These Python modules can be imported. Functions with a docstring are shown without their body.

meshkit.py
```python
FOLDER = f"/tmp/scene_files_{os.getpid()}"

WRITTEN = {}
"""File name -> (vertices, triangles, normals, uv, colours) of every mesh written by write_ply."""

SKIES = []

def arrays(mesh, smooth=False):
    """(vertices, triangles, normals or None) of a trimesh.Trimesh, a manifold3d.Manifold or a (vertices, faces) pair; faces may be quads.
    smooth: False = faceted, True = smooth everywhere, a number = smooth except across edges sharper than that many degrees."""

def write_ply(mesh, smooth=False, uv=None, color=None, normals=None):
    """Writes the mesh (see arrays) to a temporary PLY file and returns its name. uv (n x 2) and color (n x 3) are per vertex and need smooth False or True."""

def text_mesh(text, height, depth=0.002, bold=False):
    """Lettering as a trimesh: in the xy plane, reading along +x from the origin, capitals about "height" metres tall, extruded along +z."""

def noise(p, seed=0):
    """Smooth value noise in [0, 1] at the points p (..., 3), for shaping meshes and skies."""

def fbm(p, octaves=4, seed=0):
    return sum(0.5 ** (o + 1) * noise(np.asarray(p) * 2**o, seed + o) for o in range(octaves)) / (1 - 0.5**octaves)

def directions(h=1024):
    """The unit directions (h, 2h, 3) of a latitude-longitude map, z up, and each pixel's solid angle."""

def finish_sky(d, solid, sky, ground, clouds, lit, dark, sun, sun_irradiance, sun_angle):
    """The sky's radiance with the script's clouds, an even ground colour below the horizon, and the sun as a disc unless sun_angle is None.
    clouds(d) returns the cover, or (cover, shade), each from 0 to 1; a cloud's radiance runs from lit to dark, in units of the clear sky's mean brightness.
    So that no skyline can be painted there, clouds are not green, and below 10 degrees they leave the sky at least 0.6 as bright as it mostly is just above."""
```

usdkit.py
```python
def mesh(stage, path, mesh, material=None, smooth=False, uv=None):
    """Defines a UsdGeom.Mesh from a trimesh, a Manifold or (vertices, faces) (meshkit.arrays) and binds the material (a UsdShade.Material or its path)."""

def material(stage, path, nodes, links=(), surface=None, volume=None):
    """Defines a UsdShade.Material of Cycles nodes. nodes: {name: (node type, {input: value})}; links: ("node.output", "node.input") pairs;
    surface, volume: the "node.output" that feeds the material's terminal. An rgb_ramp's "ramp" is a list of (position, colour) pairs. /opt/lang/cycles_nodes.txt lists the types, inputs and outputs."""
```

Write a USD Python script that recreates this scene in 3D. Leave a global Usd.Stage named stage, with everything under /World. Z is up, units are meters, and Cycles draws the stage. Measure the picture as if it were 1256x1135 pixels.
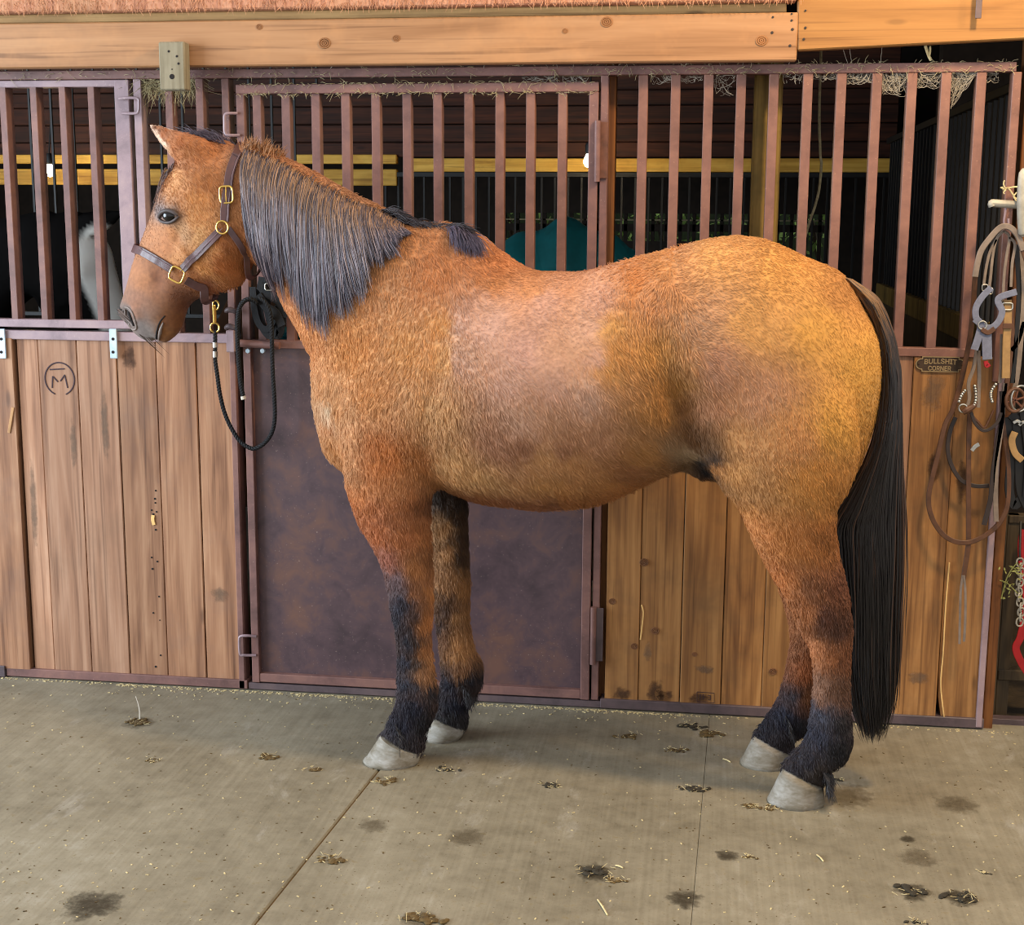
import math
import numpy as np
import trimesh
import manifold3d
import usdkit
import meshkit
from scipy import ndimage
from pxr import Usd, UsdGeom, UsdLux, UsdShade, Sdf, Gf, Vt

# ------------------------------------------------------------------ camera, lights, exposure
stage = Usd.Stage.CreateInMemory()
UsdGeom.SetStageUpAxis(stage, 'Z')
UsdGeom.SetStageMetersPerUnit(stage, 1.0)
UsdGeom.Xform.Define(stage, '/World')
UsdGeom.Scope.Define(stage, '/World/Looks')

W, H, FPX = 1256, 1135, 1700.0
PITCH, YAW, ROLL, DIST, CAMH = 0.17527141, 0.13882191, 0.00579261, 4.372017, 1.6
FWD = np.array([-math.sin(YAW) * math.cos(PITCH), math.cos(YAW) * math.cos(PITCH), -math.sin(PITCH)])
_r = np.cross(FWD, [0, 0, 1]); _r /= np.linalg.norm(_r); _u = np.cross(_r, FWD)
RIGHT = _r * math.cos(ROLL) + _u * math.sin(ROLL)
UP = -_r * math.sin(ROLL) + _u * math.cos(ROLL)
EYE = np.array([0.0, -DIST, CAMH])

cam = UsdGeom.Camera.Define(stage, '/World/camera')
cam.CreateHorizontalApertureAttr(36.0)
cam.CreateVerticalApertureAttr(36.0 * H / W)
cam.CreateFocalLengthAttr(36.0 * FPX / W)
cam.CreateClippingRangeAttr(Gf.Vec2f(0.05, 200))
cam.CreateExposureAttr(0.40)
m = Gf.Matrix4d(1)
for i, a in enumerate((RIGHT, UP, -FWD, EYE)):
    m.SetRow3(i, Gf.Vec3d(*map(float, a)))
UsdGeom.Xformable(cam).AddTransformOp().Set(m)


def lin(c):
    """sRGB 0-255 to linear"""
    c = np.asarray(c, float) / 255.0
    return np.where(c <= 0.04045, c / 12.92, ((c + 0.055) / 1.055) ** 2.4)


def rect_light(name, pos, target, w, h, color, power):
    l = UsdLux.RectLight.Define(stage, '/World/' + name)
    l.CreateWidthAttr(w); l.CreateHeightAttr(h)
    l.CreateColorAttr(Gf.Vec3f(*color)); l.CreateIntensityAttr(power)
    z = np.asarray(pos, float) - np.asarray(target, float); z /= np.linalg.norm(z)
    x = np.cross([0, 0, 1], z); x = x / np.linalg.norm(x) if np.linalg.norm(x) > 1e-6 else np.array([1.0, 0, 0])
    y = np.cross(z, x)
    t = Gf.Matrix4d(1)
    for i, a in enumerate((x, y, z, pos)):
        t.SetRow3(i, Gf.Vec3d(*map(float, a)))
    UsdGeom.Xformable(l).AddTransformOp().Set(t)
    return l


# daylight that fills the barn from its open ends, even in every direction
dome = UsdLux.DomeLight.Define(stage, '/World/sky')
dome.CreateColorAttr(Gf.Vec3f(0.96, 0.97, 1.0)); dome.CreateIntensityAttr(0.29)
# the open door at the left end of the aisle: cool daylight
rect_light('door_daylight', (-6.0, -2.6, 1.7), (0, -1.6, 1.0), 3.6, 3.2, (0.74, 0.87, 1.0), 14.0)
# the warm lamps over the aisle
for k, (x, y, p) in enumerate([(1.05, -1.25, 450.0), (2.7, -1.5, 220.0)]):
    sl = UsdLux.SphereLight.Define(stage, f'/World/aisle_lamp_light_{k + 1:03d}')
    sl.CreateRadiusAttr(0.11); sl.CreateColorAttr(Gf.Vec3f(1.0, 0.72, 0.40)); sl.CreateIntensityAttr(p)
    UsdGeom.Xformable(sl).AddTranslateOp().Set(Gf.Vec3d(x, y, 3.3))


# ------------------------------------------------------------------ helpers
def ray(px, py):
    return FWD + (px - W / 2) / FPX * RIGHT - (py - H / 2) / FPX * UP


def at(px, py, Y=0.0):
    """The point of the vertical plane y = Y that the photograph shows at a pixel."""
    d = ray(px, py)
    return EYE + d * ((Y + DIST) / d[1])


def flo(px, py, Z=0.0):
    d = ray(px, py)
    return EYE + d * ((Z - CAMH) / d[2])


def ax(px, py, Y=0.0):
    return float(at(px, py, Y)[0])


def az(px, py, Y=0.0):
    return float(at(px, py, Y)[2])


USED = {}


def numbered(path):
    n = USED.get(path, 0)
    USED[path] = n + 1
    return path if n == 0 else f'{path}_{n:03d}'


def tag(p, label=None, cat=None, group=None, kind=None):
    for k, v in (('label', label), ('category', cat), ('group', group), ('kind', kind)):
        if v:
            p.SetCustomDataByKey(k, v)
    return p


def thing(name, label, cat=None, group=None, loc=(0, 0, 0), rotz=0.0, kind=None):
    x = UsdGeom.Xform.Define(stage, numbered('/World/' + name))
    if np.any(np.asarray(loc) != 0):
        x.AddTranslateOp().Set(Gf.Vec3d(*map(float, loc)))
    if rotz:
        x.AddRotateZOp().Set(float(rotz))
    return tag(x.GetPrim(), label, cat, group, kind)


def part(parent, name, mesh, mat, smooth=30, label=None, kind=None):
    base = str(parent.GetPath()) if parent is not None else '/World'
    m = usdkit.mesh(stage, numbered(base + '/' + name), mesh, MATS[mat], smooth)
    return tag(m.GetPrim(), label, None, None, kind)


def single(name, mesh, mat, label, cat=None, group=None, kind=None, smooth=30):
    return tag(part(None, name, mesh, mat, smooth), label, cat, group, kind)


def cat_(ms):
    return trimesh.util.concatenate([x for x in ms if x is not None])


def box(x0, x1, y0, y1, z0, z1, c=0.002):
    """A box with chamfered edges."""
    x0, x1 = min(x0, x1), max(x0, x1); y0, y1 = min(y0, y1), max(y0, y1); z0, z1 = min(z0, z1), max(z0, z1)
    c = min(c, (x1 - x0) * .4, (y1 - y0) * .4, (z1 - z0) * .4)
    if c <= 0:
        b = trimesh.creation.box([x1 - x0, y1 - y0, z1 - z0]); b.apply_translation([(x0 + x1) / 2, (y0 + y1) / 2, (z0 + z1) / 2]); return b
    pts = []
    for sx in (0, 1):
        for sy in (0, 1):
            for sz in (0, 1):
                p = np.array([(x0, x1)[sx], (y0, y1)[sy], (z0, z1)[sz]]); s = np.array([(1, -1)[sx], (1, -1)[sy], (1, -1)[sz]]) * c
                pts += [p + s * [0, 1, 1], p + s * [1, 0, 1], p + s * [1, 1, 0]]
    return trimesh.convex.convex_hull(np.array(pts))


def spline(pts, n=8, closed=False):
    """Catmull-Rom through the points."""
    P = np.asarray(pts, float)
    if closed:
        P = np.vstack([P[-1:], P, P[:2]])
    else:
        P = np.vstack([2 * P[0] - P[1], P, 2 * P[-1] - P[-2]])
    out = []
    for i in range(1, len(P) - 2):
        t = np.linspace(0, 1, n, endpoint=False)[:, None]
        a, b, c, d = P[i - 1], P[i], P[i + 1], P[i + 2]
        out.append(0.5 * (2 * b + (c - a) * t + (2 * a - 5 * b + 4 * c - d) * t ** 2 + (3 * b - a - 3 * c + d) * t ** 3))
    if not closed:
        out.append(P[-2][None])
    return np.vstack(out)


def sweep(path, r, sides=8, flat=None, closed=False, up=(0, -1, 0)):
    """A tube along a path; flat=(half width, half thickness) makes a strap whose broad face looks along up."""
    P = np.asarray(path, float); n = len(P)
    r = np.broadcast_to(np.asarray(r, float), (n,)) if flat is None else None
    T = np.gradient(P, axis=0) if not closed else np.roll(P, -1, 0) - np.roll(P, 1, 0)
    T /= np.maximum(np.linalg.norm(T, axis=1, keepdims=True), 1e-9)
    upv = np.broadcast_to(np.asarray(up, float), P.shape)
    S = np.cross(T, upv); bad = np.linalg.norm(S, axis=1) < 1e-3
    S[bad] = np.cross(T[bad], [1.0, 0.01, 0.02])
    S /= np.linalg.norm(S, axis=1, keepdims=True)
    N = np.cross(S, T)
    if flat is None:
        a = np.linspace(0, 2 * np.pi, sides, endpoint=False)
        ring = np.stack([np.cos(a), np.sin(a)], 1)
        V = P[:, None] + r[:, None, None] * (ring[None, :, :1] * S[:, None] + ring[None, :, 1:] * N[:, None])
    else:
        w, t = flat; c = t * .5
        ring = np.array([(w, -t + c), (w, t - c), (w - c, t), (-w + c, t), (-w, t - c), (-w, -t + c), (-w + c, -t), (w - c, -t)]); sides = 8
        V = P[:, None] + ring[None, :, :1] * S[:, None] + ring[None, :, 1:] * N[:, None]
    V = V.reshape(-1, 3)
    F = []
    m_ = n if closed else n - 1
    i = np.arange(m_)[:, None] * sides; j = ((np.arange(m_) + 1) % n)[:, None] * sides
    k = np.arange(sides)[None]; k2 = (k + 1) % sides
    F = np.concatenate([np.stack([i + k, i + k2, j + k2], -1).reshape(-1, 3), np.stack([i + k, j + k2, j + k], -1).reshape(-1, 3)])
    if not closed:
        a0, a1 = len(V), len(V) + 1
        V = np.vstack([V, P[0], P[-1]])
        kk = np.arange(sides); kn = (kk + 1) % sides
        F = np.vstack([F, np.stack([np.full(sides, a0), kn, kk], 1), np.stack([np.full(sides, a1), (n - 1) * sides + kk, (n - 1) * sides + kn], 1)])
    return trimesh.Trimesh(V, F, process=False)


def lathe(profile, sides=24, axis=(0, 0, 1), origin=(0, 0, 0)):
    """profile: (radius, height) pairs turned about the axis."""
    m_ = trimesh.creation.revolve(np.asarray(profile, float), sections=sides)
    m_.apply_transform(trimesh.geometry.align_vectors([0, 0, 1], np.asarray(axis, float)))
    m_.apply_translation(origin)
    return m_


def torus(c, R, r, normal=(0, -1, 0), n=24, sides=8, sq=1.0):
    a = np.linspace(0, 2 * np.pi, n, endpoint=False)
    nrm = np.asarray(normal, float); nrm /= np.linalg.norm(nrm)
    x = np.cross(nrm, [0, 0, 1.0]); x = x / np.linalg.norm(x) if np.linalg.norm(x) > 1e-6 else np.array([1.0, 0, 0]); y = np.cross(nrm, x)
    P = np.asarray(c, float) + R * np.cos(a)[:, None] * x + R * sq * np.sin(a)[:, None] * y
    return sweep(P, r, sides, closed=True, up=nrm)


def curves(parent, name, pts, counts, widths, mat, color=None, kind='stuff', label=None):
    """Strands as BasisCurves (linear). color: per strand or per point."""
    base = str(parent.GetPath()) if parent is not None else '/World'
    c = UsdGeom.BasisCurves.Define(stage, numbered(base + '/' + name))
    c.CreateTypeAttr('linear')
    c.CreatePointsAttr(Vt.Vec3fArray.FromNumpy(np.asarray(pts, np.float32)))
    c.CreateCurveVertexCountsAttr(Vt.IntArray.FromNumpy(np.asarray(counts, np.int32)))
    c.CreateWidthsAttr(Vt.FloatArray.FromNumpy(np.asarray(widths, np.float32))); c.SetWidthsInterpolation('vertex')
    if color is not None:
        UsdGeom.PrimvarsAPI(c).CreatePrimvar('tint', Sdf.ValueTypeNames.Color3fArray, 'vertex' if len(color) == len(pts) else 'uniform').Set(Vt.Vec3fArray.FromNumpy(np.asarray(color, np.float32)))
    UsdShade.MaterialBindingAPI.Apply(c.GetPrim()).Bind(MATS[mat])
    return tag(c.GetPrim(), label, None, None, kind)


# ------------------------------------------------------------------ materials
MATS = {}


def mat(name, nodes, links, surface='p.BSDF'):
    MATS[name] = usdkit.material(stage, '/World/Looks/' + name, nodes, links, surface=surface)


def plain(name, c, rough=0.6, metal=0.0, var=0.25, scale=14.0, bump=0.0, spec=0.4, coat=0.0):
    """One colour, mottled by noise."""
    c = lin(c)
    nodes = {'tc': ('texture_coordinate', {}), 'oi': ('object_info', {}),
             'rm': ('math', {'math_type': 'multiply', 'value2': 17.3}), 'add': ('vector_math', {'math_type': 'add'}), 'cx': ('combine_xyz', {}),
             'n': ('noise_texture', {'scale': scale, 'detail': 5.0, 'roughness': 0.6}),
             'r': ('rgb_ramp', {'ramp': [(0.3, tuple(c * (1 - var))), (0.5, tuple(c)), (0.72, tuple(np.minimum(c * (1 + var), 1)))]}),
             'p': ('principled_bsdf', {'roughness': rough, 'metallic': metal, 'specular_ior_level': spec, 'coat_weight': coat})}
    links = [('oi.random', 'rm.value1'), ('rm.value', 'cx.x'), ('rm.value', 'cx.y'), ('rm.value', 'cx.z'), ('tc.object', 'add.vector1'), ('cx.vector', 'add.vector2'),
             ('add.vector', 'n.vector'), ('n.fac', 'r.fac'), ('r.color', 'p.base_color')]
    if bump:
        nodes['b'] = ('bump', {'strength': 0.6, 'distance': bump}); nodes['n2'] = ('noise_texture', {'scale': scale * 6, 'detail': 4.0})
        links += [('add.vector', 'n2.vector'), ('n2.fac', 'b.height'), ('b.normal', 'p.normal')]
    mat(name, nodes, links)


def wood(name, cols, axis='z', fine=1.0, rough=0.65, knots=0.6, dirt=None, bump=0.0012, dirt_amt=0.5):
    """Sawn softwood: long streaks along the axis, cathedral bands, knots, stains. cols: dark, mid, light."""
    d, c, l = (tuple(lin(x)) for x in cols)
    k = {'x': 0, 'y': 1, 'z': 2}[axis]
    s1 = [38.0 * fine] * 3; s1[k] = 1.3 * fine
    s2 = [7.0 * fine] * 3; s2[k] = 0.9 * fine
    s3 = [9.0] * 3; s3[k] = 2.6
    s4 = [85.0 * fine] * 3; s4[k] = 1.6 * fine; s4 = tuple(s4)
    nodes = {'tc': ('texture_coordinate', {}), 'oi': ('object_info', {}),
             'rm': ('math', {'math_type': 'multiply', 'value2': 41.7}), 'cx': ('combine_xyz', {}), 'add': ('vector_math', {'math_type': 'add'}),
             'm1': ('mapping', {'scale': tuple(s1)}), 'm2': ('mapping', {'scale': tuple(s2)}), 'm3': ('mapping', {'scale': tuple(s3)}),
             'n1': ('noise_texture', {'scale': 1.0, 'detail': 6.0, 'roughness': 0.65, 'distortion': 0.4}),
             'n2': ('noise_texture', {'scale': 1.0, 'detail': 3.0, 'distortion': 1.2}),
             'w': ('math', {'math_type': 'multiply', 'value2': 6.0}), 'f': ('math', {'math_type': 'pingpong', 'value2': 1.0}),
             'mx': ('mix_float', {'fac': 0.20}),
             'gl': ('rgb_ramp', {'ramp': [(0.57, (1, 1, 1)), (0.70, (.52, .47, .43))]}), 'm4': ('mapping', {'scale': s4}), 'n4': ('noise_texture', {'scale': 1.0, 'detail': 3.0, 'distortion': .6}), 'gx': ('mix', {'mix_type': 'multiply', 'fac': .8}),
             'r': ('rgb_ramp', {'ramp': [(0.28, d), (0.5, c), (0.72, l)]}),
             'v': ('voronoi_texture', {'scale': 1.0, 'randomness': 1.0}),
             'kr': ('rgb_ramp', {'ramp': [(0.0, (1, 1, 1)), (0.05, (0.9, 0.9, 0.9)), (0.10, (0, 0, 0))]}),
             'kg': ('math', {'math_type': 'multiply', 'value2': knots}),
             'km': ('mix', {'mix_type': 'mix', 'color2': tuple(np.array(d) * 0.35)}),
             'tr': ('math', {'math_type': 'multiply_add', 'value2': 0.34, 'value3': 0.83}), 'tm': ('mix', {'mix_type': 'multiply', 'fac': 1.0}),
             'g': ('noise_texture', {'scale': 3.1, 'detail': 5.0, 'roughness': 0.7}),
             'gr': ('rgb_ramp', {'ramp': [(0.5, (0, 0, 0)), (0.75, (1, 1, 1))]}), 'gg': ('math', {'math_type': 'multiply', 'value2': dirt_amt}),
             'gm': ('mix', {'mix_type': 'mix', 'color2': tuple(lin(dirt or cols[0]))}),
             'b': ('bump', {'strength': 0.7, 'distance': bump}),
             'p': ('principled_bsdf', {'roughness': rough, 'specular_ior_level': 0.3})}
    links = [('oi.random', 'rm.value1'), ('rm.value', 'cx.x'), ('rm.value', 'cx.y'), ('rm.value', 'cx.z'), ('tc.object', 'add.vector1'), ('cx.vector', 'add.vector2')]
    for q in '123':
        links.append(('add.vector', f'm{q}.vector'))
    links += [('m1.vector', 'n1.vector'), ('m2.vector', 'n2.vector'), ('m3.vector', 'v.vector'), ('n2.fac', 'w.value1'), ('w.value', 'f.value1'),
              ('n1.fac', 'mx.a'), ('f.value', 'mx.b'), ('mx.result', 'r.fac'), ('v.distance', 'kr.fac'), ('kr.color', 'kg.value1'), ('kg.value', 'km.fac'),
              ('add.vector', 'm4.vector'), ('m4.vector', 'n4.vector'), ('n4.fac', 'gl.fac'), ('gl.color', 'gx.color2'), ('r.color', 'gx.color1'), ('gx.color', 'km.color1'), ('add.vector', 'g.vector'), ('g.fac', 'gr.fac'), ('gr.color', 'gg.value1'), ('gg.value', 'gm.fac'), ('km.color', 'gm.color1'),
              ('oi.random', 'tr.value1'), ('gm.color', 'tm.color1'), ('tr.value', 'tm.color2'), ('tm.color', 'p.base_color'), ('n1.fac', 'b.height'), ('b.normal', 'p.normal')]
    mat(name, nodes, links)


def patina(name, c1, c2, c3, s1=6.0, rough=0.5, metal=0.0, specks=None, speck_amt=0.6, bump=0.0006, stretch=None):
    """Worn metal or plaster: two layers of blotches between three colours, light specks."""
    c1, c2, c3 = (tuple(lin(c)) for c in (c1, c2, c3))
    nodes = {'tc': ('texture_coordinate', {}), 'mp': ('mapping', {'scale': stretch or (1, 1, 1)}),
             'n1': ('noise_texture', {'scale': s1, 'detail': 9.0, 'roughness': 0.72, 'distortion': 0.5}),
             'n2': ('noise_texture', {'scale': s1 * 0.37, 'detail': 4.0, 'roughness': 0.6}),
             'mx': ('mix_float', {'fac': 0.5}),
             'r': ('rgb_ramp', {'ramp': [(0.36, c1), (0.5, c2), (0.64, c3)]}),
             'n3': ('noise_texture', {'scale': s1 * 17, 'detail': 2.0}),
             'sr': ('rgb_ramp', {'ramp': [(0.68, (0, 0, 0)), (0.74, (1, 1, 1))]}),
             'sg': ('math', {'math_type': 'multiply', 'value2': speck_amt if specks else 0.0}),
             'sm': ('mix', {'mix_type': 'mix', 'color2': tuple(lin(specks or (0, 0, 0)))}),
             'b': ('bump', {'strength': 0.5, 'distance': bump}),
             'p': ('principled_bsdf', {'roughness': rough, 'metallic': metal, 'specular_ior_level': 0.4})}
    links = [('tc.object', 'mp.vector'), ('mp.vector', 'n1.vector'), ('mp.vector', 'n2.vector'), ('n1.fac', 'mx.a'), ('n2.fac', 'mx.b'), ('mx.result', 'r.fac'), ('tc.object', 'n3.vector'),
             ('n3.fac', 'sr.fac'), ('sr.color', 'sg.value1'), ('sg.value', 'sm.fac'), ('r.color', 'sm.color1'), ('sm.color', 'p.base_color'), ('n1.fac', 'b.height'), ('b.normal', 'p.normal')]
    mat(name, nodes, links)


def concrete(name):
    """Worn barn concrete: clouds, mottling, broom strokes, pores and chaff-coloured dust."""
    nodes = {'tc': ('texture_coordinate', {}), 'mb': ('mapping', {'scale': (95.0, 2.2, 1.0)}), 'ms': ('mapping', {'scale': (6.0, 2.4, 1.0), 'rotation': (0, 0, .35)}),
             'n1': ('noise_texture', {'scale': 1.7, 'detail': 6.0, 'roughness': .62, 'distortion': .4}), 'n2': ('noise_texture', {'scale': 17.0, 'detail': 8.0, 'roughness': .7}),
             'n3': ('noise_texture', {'scale': 1.0, 'detail': 3.0}), 'n4': ('noise_texture', {'scale': 150.0, 'detail': 2.0}), 'n5': ('noise_texture', {'scale': 34.0, 'detail': 5.0, 'roughness': .75}),
             'sc': ('noise_texture', {'scale': 1.0, 'detail': 7.0, 'roughness': .75, 'distortion': .5}),
             'a': ('mix_float', {'fac': .46}), 'b_': ('mix_float', {'fac': .16}),
             'r': ('rgb_ramp', {'ramp': [(.32, tuple(lin((86, 78, 61)))), (.45, tuple(lin((112, 104, 86)))), (.56, tuple(lin((128, 120, 101)))), (.70, tuple(lin((150, 145, 131))))]}),
             'pr': ('rgb_ramp', {'ramp': [(.66, (0, 0, 0)), (.72, (.8, .8, .8))]}), 'pm': ('mix', {'color2': tuple(lin((84, 72, 50)))}),
             'dr': ('rgb_ramp', {'ramp': [(.57, (0, 0, 0)), (.70, (.75, .75, .75))]}), 'dm': ('mix', {'color2': tuple(lin((108, 94, 64)))}),
             'wr': ('rgb_ramp', {'ramp': [(.58, (0, 0, 0)), (.72, (.30, .30, .30))]}), 'wm': ('mix', {'color2': tuple(lin((178, 174, 164)))}),
             'b': ('bump', {'strength': .6, 'distance': .0016}), 'p': ('principled_bsdf', {'roughness': .68, 'specular_ior_level': .35})}
    links = [('tc.object', x + '.vector') for x in ('mb', 'ms', 'n1', 'n2', 'n4', 'n5')] + [('mb.vector', 'n3.vector'), ('ms.vector', 'sc.vector'), ('n1.fac', 'a.a'), ('n2.fac', 'a.b'), ('a.result', 'b_.a'), ('n3.fac', 'b_.b'), ('b_.result', 'r.fac'),
             ('r.color', 'dm.color1'), ('n5.fac', 'dr.fac'), ('dr.color', 'dm.fac'), ('dm.color', 'wm.color1'), ('sc.fac', 'wr.fac'), ('wr.color', 'wm.fac'), ('wm.color', 'pm.color1'), ('n4.fac', 'pr.fac'), ('pr.color', 'pm.fac'),
             ('pm.color', 'p.base_color'), ('b_.result', 'b.height'), ('b.normal', 'p.normal')]
    mat(name, nodes, links)


def soft_stain(name, c, most=.5):
    """A soaked-in stain: its own ragged shape, thinning out at the edge."""
    c = lin(c)
    mat(name, {'a': ('attribute', {'attribute': 'fade'}), 'tc': ('texture_coordinate', {}), 'n': ('noise_texture', {'scale': 45.0, 'detail': 5.0, 'roughness': .7}),
               's': ('math', {'math_type': 'multiply_add', 'value2': 1.6, 'value3': -.75}), 'ad': ('math', {'math_type': 'add'}), 'cl': ('map_range', {'from_min': .35, 'from_max': 1.1, 'to_min': 0.0, 'to_max': most, 'clamp': True}),
               'd': ('principled_bsdf', {'base_color': tuple(c), 'roughness': .75, 'specular_ior_level': .3}), 't': ('transparent_bsdf', {}), 'm': ('mix_closure', {})},
        [('tc.object', 'n.vector'), ('n.fac', 's.value1'), ('s.value', 'ad.value1'), ('a.fac', 'ad.value2'), ('ad.value', 'cl.value'), ('cl.result', 'm.fac'), ('t.BSDF', 'm.closure1'), ('d.BSDF', 'm.closure2')], 'm.closure')


def stain_patch(parent, centre, ax1, ax2, seed, matname, name='stain'):
    r_ = np.random.default_rng(seed); n_ = 40
    a_ = np.linspace(0, 2 * np.pi, n_, endpoint=False)
    k_ = 1 + .7 * (meshkit.fbm(np.stack([np.cos(a_) * 2.2, np.sin(a_) * 2.2, np.full(n_, seed * 3.1)], 1), 3) - .5)
    V_, fade = [np.asarray(centre, float)[None]], [[1.0]]
    for f, q in ((.35, 1.0), (.7, .75), (1.0, .35), (1.3, 0.0)):
        V_.append(np.asarray(centre) + (f * k_ * np.cos(a_))[:, None] * ax1 + (f * k_ * np.sin(a_))[:, None] * ax2); fade.append(np.full(n_, q))
    V_ = np.vstack(V_); F_ = [(0, 1 + i, 1 + (i + 1) % n_) for i in range(n_)]
    for r in range(3):
        for i in range(n_):
            a, b = 1 + r * n_ + i, 1 + r * n_ + (i + 1) % n_
            F_ += [(a, a + n_, b + n_), (a, b + n_, b)]
    o = part(parent, name, trimesh.Trimesh(V_, F_, process=False), matname, False)
    UsdGeom.PrimvarsAPI(UsdGeom.Mesh(o)).CreatePrimvar('fade', Sdf.ValueTypeNames.FloatArray, 'vertex').Set(Vt.FloatArray.FromNumpy(np.concatenate(fade).astype(np.float32)))
    return o
# ------------------------------------------------------------------ materials of the barn
wood('plank_wood', ((104, 68, 46), (143, 101, 72), (166, 125, 94)), 'z', rough=.62, dirt=(112, 88, 76), dirt_amt=.45)
wood('plank_wood_warm', ((98, 62, 32), (142, 98, 54), (168, 122, 72)), 'z', rough=.6, dirt=(88, 66, 44), dirt_amt=.55)
wood('plank_wood_pale', ((110, 75, 54), (150, 109, 82), (170, 131, 104)), 'z', rough=.65, dirt=(120, 92, 70), dirt_amt=.4)
wood('beam_wood_right', ((128, 86, 42), (150, 104, 54), (160, 114, 62)), 'x', fine=.8, rough=.55, knots=.4, dirt=(140, 98, 52), dirt_amt=.4, bump=.0005)
wood('beam_wood', ((132, 92, 58), (153, 111, 74), (164, 122, 84)), 'x', fine=.8, rough=.55, knots=.55, dirt=(196, 140, 88), dirt_amt=.4, bump=.0005)
wood('ledge_wood', ((110, 84, 50), (156, 122, 76), (180, 146, 96)), 'x', rough=.7, dirt=(96, 78, 48))
wood('rough_sawn', ((130, 84, 62), (172, 118, 90), (196, 144, 112)), 'z', fine=1.6, rough=.85, knots=0, bump=.004, dirt=(150, 120, 80), dirt_amt=.5)
wood('block_wood', ((88, 80, 62), (130, 120, 97), (154, 144, 120)), 'z', rough=.75, dirt=(110, 98, 72), knots=.8)
wood('post_wood', ((66, 52, 22), (122, 98, 48), (148, 122, 66)), 'z', rough=.8, dirt=(58, 54, 28), dirt_amt=.8)
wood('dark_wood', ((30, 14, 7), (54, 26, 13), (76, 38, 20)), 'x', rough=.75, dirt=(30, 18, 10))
wood('far_beam_wood', ((150, 104, 34), (196, 148, 60), (214, 170, 80)), 'x', rough=.7, dirt=(130, 92, 30))
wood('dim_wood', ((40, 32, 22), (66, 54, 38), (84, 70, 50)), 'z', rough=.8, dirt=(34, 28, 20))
wood('side_post_wood', ((60, 34, 14), (104, 62, 28), (128, 82, 40)), 'z', rough=.7, dirt=(48, 32, 18))
patina('steel', (78, 54, 50), (108, 76, 70), (130, 92, 80), 9.0, .5, specks=(172, 140, 126), speck_amt=.35, bump=.0004)
patina('steel_pale', (110, 92, 96), (140, 118, 122), (158, 134, 132), 9.0, .45, specks=(190, 170, 160), speck_amt=.3, bump=.0004)
patina('steel_warm', (88, 58, 48), (114, 78, 66), (134, 94, 78), 9.0, .5, specks=(188, 146, 112), speck_amt=.4, bump=.0004)
patina('steel_dark', (56, 46, 48), (80, 66, 68), (98, 80, 78), 9.0, .5, bump=.0004)
patina('sheet_steel', (54, 40, 44), (75, 56, 59), (98, 68, 57), 11.0, .45, specks=(190, 168, 150), speck_amt=.5, bump=.0005)
patina('bar_black', (12, 11, 10), (20, 18, 16), (30, 26, 22), 9.0, .6)
patina('zinc', (150, 168, 184), (178, 196, 208), (198, 212, 220), 14.0, .35, metal=.3)
concrete('concrete')
plain('joint_dirt', (96, 70, 34), .95, var=.4, scale=40, bump=.003)
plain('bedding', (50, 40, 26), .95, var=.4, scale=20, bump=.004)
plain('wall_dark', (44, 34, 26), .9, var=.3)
plain('knot_beam', (132, 88, 50), .7)
plain('knot_plank', (106, 68, 38), .7)
plain('rust', (92, 56, 40), .7, var=.4, scale=30)
plain('screw_dark', (40, 30, 26), .6)
plain('ink', (52, 34, 40), .8, var=.2)
plain('hole', (22, 14, 10), .9, var=.1)
plain('fibre', (186, 134, 100), .8)
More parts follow.
